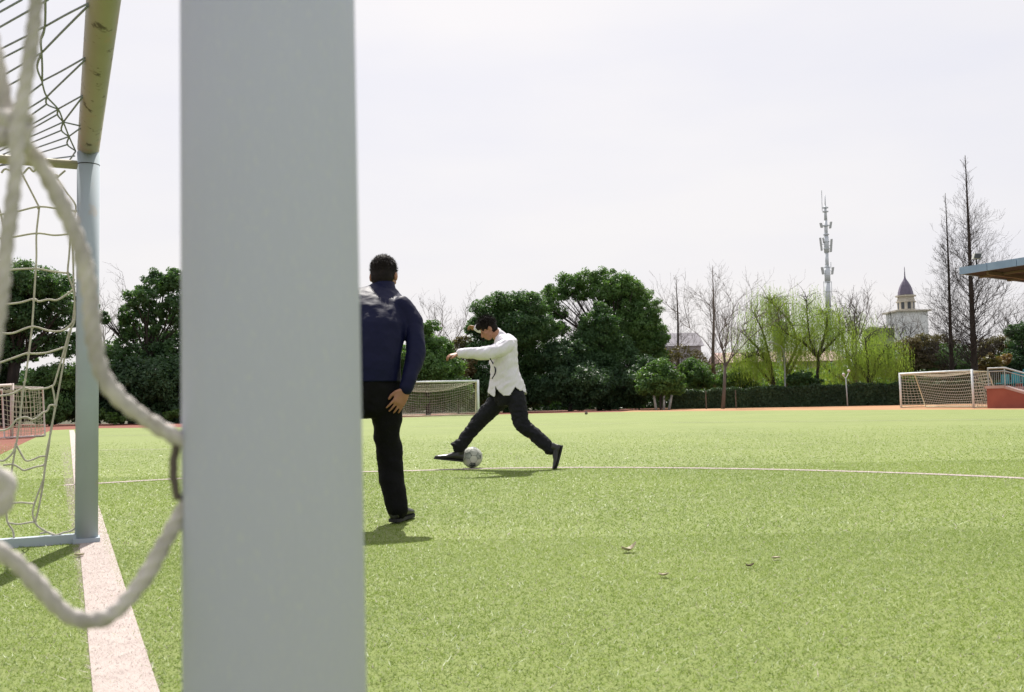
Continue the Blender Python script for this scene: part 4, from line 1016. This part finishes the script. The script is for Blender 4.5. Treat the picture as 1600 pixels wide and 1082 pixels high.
# ------------------------------------------------------------------ mast
YM = 200.0; mb_base = grd(1294.5, YM); ms_ = px_m(YM)
mast = empty('antenna_mast', mb_base, 'tall pale antenna mast with panel aerials rising behind the willows', 'mast')
def Mx(y): return 1289 + (y - 305)*.030
def Mp(dx, y, dz=0.0): return P(Mx(y) + dx, y, YM + dz)
tiers = [(640, 480, 5.2, 4.4), (480, 440, 4.2, 3.8), (440, 418, 4.4, 4.2), (418, 395, 2.8, 2.6), (395, 370, 3.8, 3.6), (370, 345, 2.8, 2.4), (345, 322, 2.4, 1.5), (322, 305, .9, .6)]
for y0, y1, r0, r1 in tiers:
    MB().tube([Mp(0, y0), Mp(0, y1)], [r0*ms_, r1*ms_], 12).build('pole_section', M['mast'], mast, True)
for y in (441, 456, 418, 430, 389, 378, 353, 367, 325, 331):
    MB().lathe([(4.6*ms_, -.09), (4.6*ms_, .09)], Mp(0, y), 12).build('ring_platform', M['mast'], mast)
for dx, y0, y1, w_ in ((-8, 349, 356, 2.2), (8, 347, 357, 2.2), (-9.5, 372, 392, 1.5), (8, 374, 394, 2), (-8, 418, 429, 2.2), (9, 418, 429, 2.2), (-5, 372, 380, 1)):
    MB().box((Mp(dx, y0) + Mp(dx*.8, y1))/2, X*w_*ms_*.7, Yv*.25, (Mp(dx, y0) - Mp(dx*.8, y1))/2).build('panel_aerial', M['mast_panel'], mast)
    MB().tube([Mp(0, (y0+y1)/2), Mp(dx*.9, (y0+y1)/2)], .06, 5).build('bracket', M['mast'], mast)
for dx, y0, y1 in ((-5, 298, 330), (6, 410, 420), (-6, 440, 465), (6, 440, 465)):
    MB().tube([Mp(dx, y0), Mp(dx, y1)], .07, 5).build('whip_aerial', M['mast'], mast)

# ------------------------------------------------------------------ domed tower building
YT = 250.0; ts = px_m(YT)
tb = grd(1421, YT)
tw = empty('tower_building', tb, 'white block tower with octagonal belfry and purple dome beyond the trees', 'building')
zb_ = P(1421, 489, YT).z
MB().box(tb + up*zb_/2, X*23*ts, Yv*4.0, up*zb_/2).build('wall', M['plaster'], tw)
MB().box(tb + up*(zb_+.2), X*27.5*ts, Yv*4.8, up*.2).build('cornice', M['stone_trim'], tw)
z1, z2 = P(1421, 464, YT).z, P(1421, 461, YT).z
bel = MB().lathe([(13*ts, zb_+.4), (13*ts, z1 - .6), (12*ts, z1 - .6), (12*ts, z1)], Vector((tb.x, tb.y, 0)), 8).build('belfry', M['stone_trim'], tw)
MB().lathe([(15.5*ts, z1), (15.5*ts, z1+.35)], Vector((tb.x, tb.y, 0)), 8).build('belfry_cornice', M['stone_trim'], tw)
MB().lathe([(15*ts, z1-1.5), (15*ts, z1-1.2)], Vector((tb.x, tb.y, 0)), 8).build('belfry_ledge', M['stone_trim'], tw)
dm = [(11.8, 461), (11.2, 457), (9.6, 451), (7.6, 446), (5.2, 441.5), (3.0, 438), (1.4, 435), (.8, 430), (.8, 428)]
MB().lathe([(r_*ts, P(1420, y, YT).z) for r_, y in dm], Vector((tb.x, tb.y, 0)), 8).build('dome', M['dome'], tw)
MB().tube([tb + up*P(1419, 430, YT).z, tb + up*P(1418, 417, YT).z], [.14, .05], 6).build('spire', M['dome'], tw)
for k in range(8):
    a = math.pi/8*0 + k*math.pi/4; d = Vector((math.cos(a), math.sin(a), 0)); tq = Vector((-d.y, d.x, 0))
    cz = (zb_ + .4 + z1)/2 - .3
    mb = MB(); pr = [(-.42, -1.1), (.42, -1.1), (.42, .5), (.3, .85), (0, 1.0), (-.3, .85), (-.42, .5)]
    c_ = Vector((tb.x, tb.y, cz)) + d*(13*ts*math.cos(math.pi/8) + .03)
    mb.v = [tuple(c_ + tq*a_ + up*b_) for a_, b_ in pr] + [tuple(c_ - d*.3 + tq*a_ + up*b_) for a_, b_ in pr]; n = len(pr)
    mb.f = [tuple(range(n))] + [(i, (i+1) % n, n+(i+1) % n, n+i) for i in range(n)]
    mb.build('arched_opening', M['window_dark'], bel)

def house(label, px0, px1, ytop, Y, wall, roofm, roof_h=1.0, name='building', floors=2):
    a, b_ = grd(px0, Y), grd(px1, Y); zt = P((px0+px1)/2, ytop, Y).z; c = (a+b_)/2; hw = (b_.x-a.x)/2
    h = empty(name, c, label, 'building')
    MB().box(c + up*(zt-roof_h)/2, X*hw, Yv*4, up*(zt-roof_h)/2).build('wall', wall, h)
    mb = MB(); e = .4; z0 = zt - roof_h
    for sy in (-1, 1): mb.quad(c + Vector((-hw-e, sy*4.4, z0)), c + Vector((hw+e, sy*4.4, z0)), c + Vector((hw+e, 0, zt)), c + Vector((-hw-e, 0, zt)))
    for sx in (-1, 1):
        n = len(mb.v); mb.v += [tuple(c + Vector((sx*(hw+e), -4.4, z0))), tuple(c + Vector((sx*(hw+e), 4.4, z0))), tuple(c + Vector((sx*(hw+e), 0, zt)))]; mb.f.append((n, n+1, n+2))
    mb.build('roof', roofm, h)
    nw = max(2, int(hw*2/2.5))
    for i in range(nw):
        for j in range(floors):
            zc_ = (z0 - .8) - j*2.8
            if zc_ < 1: continue
            MB().box(c + Vector((-hw + (i+.5)*2*hw/nw, -4.01, zc_)), X*.5, Yv*.04, up*.65).build('window', M['window_dark'], h)
    return h
house('grey roofed building seen through bare trees above the hedge', 1000, 1088, 521, 130, M['wall_grey'], M['roof_grey'], 2.0, floors=0)
house('long pinkish building hidden behind the willows', 1120, 1300, 550, 120, M['wall_pink'], M['wall_pink'], 1.4)
house('small dark grey rooftop left of the domed tower', 1368, 1384, 510, 150, M['roof_grey'], M['roof_grey'], .6)
# domed water tank
wt = empty('water_tank', grd(1219, 110), 'pale grey domed water tank seen through the willows', 'tank')
cw = grd(1219, 110); zt = P(1219, 506, 110).z
MB().lathe([(.7, zt - 3.2), (.75, zt - .1), (.75, zt), (.5, zt+.35), (.12, zt+.5)], cw, 16).build('tank', M['lamp_grey'], wt, True)
MB().lathe([(.25, 0), (.25, zt - 3.2)], cw, 10).build('stem', M['lamp_grey'], wt)

# lamps and thin poles
lp = grd(1226, 61.7); ln_ = empty('street_lamp', lp, 'grey street lamp with curved arm behind the hedge', 'street lamp')
MB().tube(catmull([lp, P(1226, 570, 61.7), P(1224, 549, 61.7), P(1218, 540, 61.7), P(1209, 537, 61.7)], 6), .055, 8).build('pole', M['lamp_grey'], ln_, True)
MB().ball(P(1205, 535.5, 61.7), .26, .14, .08).build('lamp_head', M['lamp_grey'], ln_, True)
gp = grd(1323, 57.2); gb_ = empty('globe_lamp', gp, 'slim pole with two white globes in front of the hedge', 'street lamp')
MB().tube([gp, P(1321.5, 590, 57.2)], .035, 8).build('pole', M['lamp_grey'], gb_, True)
MB().tube([P(1321.5, 592, 57.2), P(1318, 588, 57.2)], .02, 6).build('arm', M['goal_white'], gb_)
MB().tube([P(1321.5, 592, 57.2), P(1326, 583, 57.2)], .02, 6).build('arm', M['goal_white'], gb_)
for x, y in ((1318, 585.5), (1326, 580)): MB().ball(P(x, y, 57.2), .095, n=12).build('globe', M['globe'], gb_, True)
for x, y, l_ in ((1102.5, 611, 'thin pale stake standing before the hedge left of the bare tree'), (1149, 610, 'thin grey stake standing before the hedge right of the bare tree')):
    p = grd(x, 57.6); o = MB().tube([p, P(x, y, 57.6)], .03, 6).build('stake', M['bark_pale'])
    tag(o, l_, 'pole')

# ------------------------------------------------------------------ grandstand corner
sv = -gu; wv_ = gn                            # along the stand toward the camera, away from the pitch
C0 = grd(1541, 41.0); s4 = px_m(41)
st = empty('grandstand', C0, 'red grandstand end with stairs, grey railings and teal seats at right edge', 'grandstand')
ZP = hgt(1550, 607.5, 41)
print('stand platform', ZP, 'wall base check', hgt(1545, 636, 41))
def S(s_, w_, z): return C0 + sv*s_ + wv_*w_ + up*z
mb = MB()
prof = [(0, 0), (0, ZP), (.85, ZP)] ; run = 2.6
prof += [(.85 + run, .12), (.85 + run, 0)]
nn_ = len(prof)
for w_ in (0, .22): mb.v += [tuple(S(a, w_, b_)) for a, b_ in prof]
mb.f = [tuple(range(nn_)), tuple(reversed(range(nn_, 2*nn_)))] + [((i+1) % nn_, i, nn_+i, nn_+(i+1) % nn_) for i in range(nn_)]
mb.build('side_wall', M['stand_red'], st)
mb = MB()
mb.box(S(.41, .11, ZP + .06), sv*.47, wv_*.15, up*.06)
sl = (S(.85+run, .11, .12) - S(.85, .11, ZP)); mb.box((S(.85, .11, ZP) + S(.85+run, .11, .12))/2 + up*.05, sl/2, wv_*.14, up*.05)
mb.build('coping', M['coping'], st)
MB().box(S(.9, 5.4, ZP/2 - .02), sv*2.9, wv_*2.35, up*(ZP/2 - .02)).build('platform', M['stand_red'], st)
MB().box(S(.42, 1.6, ZP/2 + .03), sv*.42, wv_*1.35, up*(ZP/2 + .03)).build('landing', M['coping'], st)
for k in range(6):
    z_ = ZP*(1 - (k+1)/7); MB().box(S(.85 + run*(k+.5)/6, 1.4, z_/2 + .03), sv*(run/12), wv_*1.15, up*(z_/2 + .03)).build('step', M['coping'], st)
RH = hgt(1550, 576, 41)
def railing(w_, nm='railing'):
    mb = MB(); h_ = RH - ZP
    for dz, r_ in ((0, .035), (-.13, .022), (-h_+.10, .022)):
        mb.tube([S(.02, w_, RH+dz), S(.82, w_, RH+dz), S(.85+run, w_, RH+dz-ZP+.10)], r_, 8)
    o = mb.build(nm, M['rail'], st)
    mb = MB()
    for k in range(34):
        a = .02 + k*.10; zr = RH if a < .82 else RH - (a-.82)/(run+.03)*(ZP-.10)
        mb.tube([S(a, w_, zr - h_ + .10), S(a, w_, zr - .13)], .009, 4)
    b_ = mb.build('balusters', M['rail'], o)
    for a in (.02, .82, 2.1, 3.4):
        zr = RH if a < .85 else RH - (a-.82)/(run+.03)*(ZP-.10)
        MB().tube([S(a, w_, zr - h_ - .02), S(a, w_, zr)], .03, 8).build('rail_post', M['rail'], o)
railing(.11); railing(2.7)
mb = MB()
for z_ in (0, -.16): mb.tube([S(.6, 4.2, RH + .05 + z_), S(3.0, 6.2, RH + 1.35 + z_)], .035, 8)
for k in range(12): t = k/11; mb.tube([S(.6 + 2.4*t, 4.2 + 2*t, RH - .7 + 1.3*t), S(.6 + 2.4*t, 4.2 + 2*t, RH + .05 + 1.3*t)], .012, 4)
mb.build('upper_railing', M['rail'], st)
for r_ in range(4):
    zt = ZP + .02 + r_*.12
    MB().box(S(.3, 3.3 + r_*.75, zt/2), sv*2.4, wv_*.36, up*zt/2).build('seating_tier', M['stand_red'], st)
    for k in range(9):
        mb = MB(); c = S(-1.8 + k*.52, 3.35 + r_*.75, zt)
        mb.box(c + up*.22 - wv_*.02, sv*.21, wv_*.20, up*.025); mb.box(c + up*.43 + wv_*.19, sv*.21, wv_*.02, up*.20); mb.box(c + up*.10 + wv_*.05, sv*.04, wv_*.04, up*.10)
        mb.build('seat', M['teal'], st)
# canopy
cn0 = P(1501, 424, 45.0); HC = cn0.z
cn = empty('stand_canopy', (cn0.x, cn0.y, 0), 'blue grey edged flat canopy with brown underside at the right edge', 'canopy')
def Cc(s_, w_, z): return Vector((cn0.x, cn0.y, 0)) + sv*s_ + wv_*w_ + up*z
drop = lambda w_: HC - .05*w_
LC, WC = 22.0, 9.0
mb = MB()
v8 = [Cc(0, 0, HC-.12), Cc(LC, 0, HC-.12), Cc(LC, WC, drop(WC)-.12), Cc(0, WC, drop(WC)-.12), Cc(0, 0, HC+.12), Cc(LC, 0, HC+.12), Cc(LC, WC, drop(WC)+.12), Cc(0, WC, drop(WC)+.12)]
mb.v = [tuple(v) for v in v8]; mb.f = [(0, 1, 2, 3), (7, 6, 5, 4), (0, 4, 5, 1), (1, 5, 6, 2), (2, 6, 7, 3), (3, 7, 4, 0)]
mb.build('roof_slab', M['soffit'], cn)
for k in range(15):
    MB().box(Cc(k*1.5 + .74, -.05, HC), sv*.735, wv_*.04, up*.17).build('fascia_panel', M['fascia'], cn)
for k in range(6): MB().box(Cc(-.05, .02 + k*1.5 + .74, drop(k*1.5+.74)), wv_*.735 - up*.035, sv*.04, up*.15).build('fascia_panel', M['fascia'], cn)
for k in range(8): MB().box((Cc(1.2 + k*2.9, .3, HC-.22) + Cc(1.2 + k*2.9, WC-.2, drop(WC)-.22))/2, (Cc(0, WC-.2, drop(WC)) - Cc(0, .3, HC))/2, sv*.06, up*.09).build('rafter', M['beam'], cn)
for w_ in (1.3, 3.2, 5.5): MB().box(Cc(LC/2, w_, drop(w_)-.17), sv*LC/2, wv_*.05, up*.05).build('purlin', M['beam'], cn)
for s_ in (6.0, 12.0, 18.0): MB().tube([Cc(s_, 6.5, 0), Cc(s_, 6.5, drop(6.5)-.3)], .16, 12).build('column', M['rail'], cn, True)
fl = empty('floodlight', P(1526, 416, 44.2), 'small dark floodlight mounted on top of the canopy edge', 'floodlight')
fp = P(1526, 415, 44.2)
MB().tube([fp, fp + up*.30], .03, 6).build('stem', M['dark'], fl)
MB().box(fp + up*.42 + X*.02, X*.17, Yv*.10, up*.13 + X*.04).build('housing', M['mast_panel'], fl)
MB().box(fp + up*.42 + X*.02 - Yv*.12, X*.14, Yv*.015, up*.10 + X*.03).build('lens', M['window_dark'], fl)
MB().tube([fp + up*.3 - X*.15, fp + up*.15 - X*.35], .02, 5).build('arm', M['dark'], fl)
print('objects', len(bpy.data.objects), 'tris', sum(len(m.polygons) for m in bpy.data.meshes))
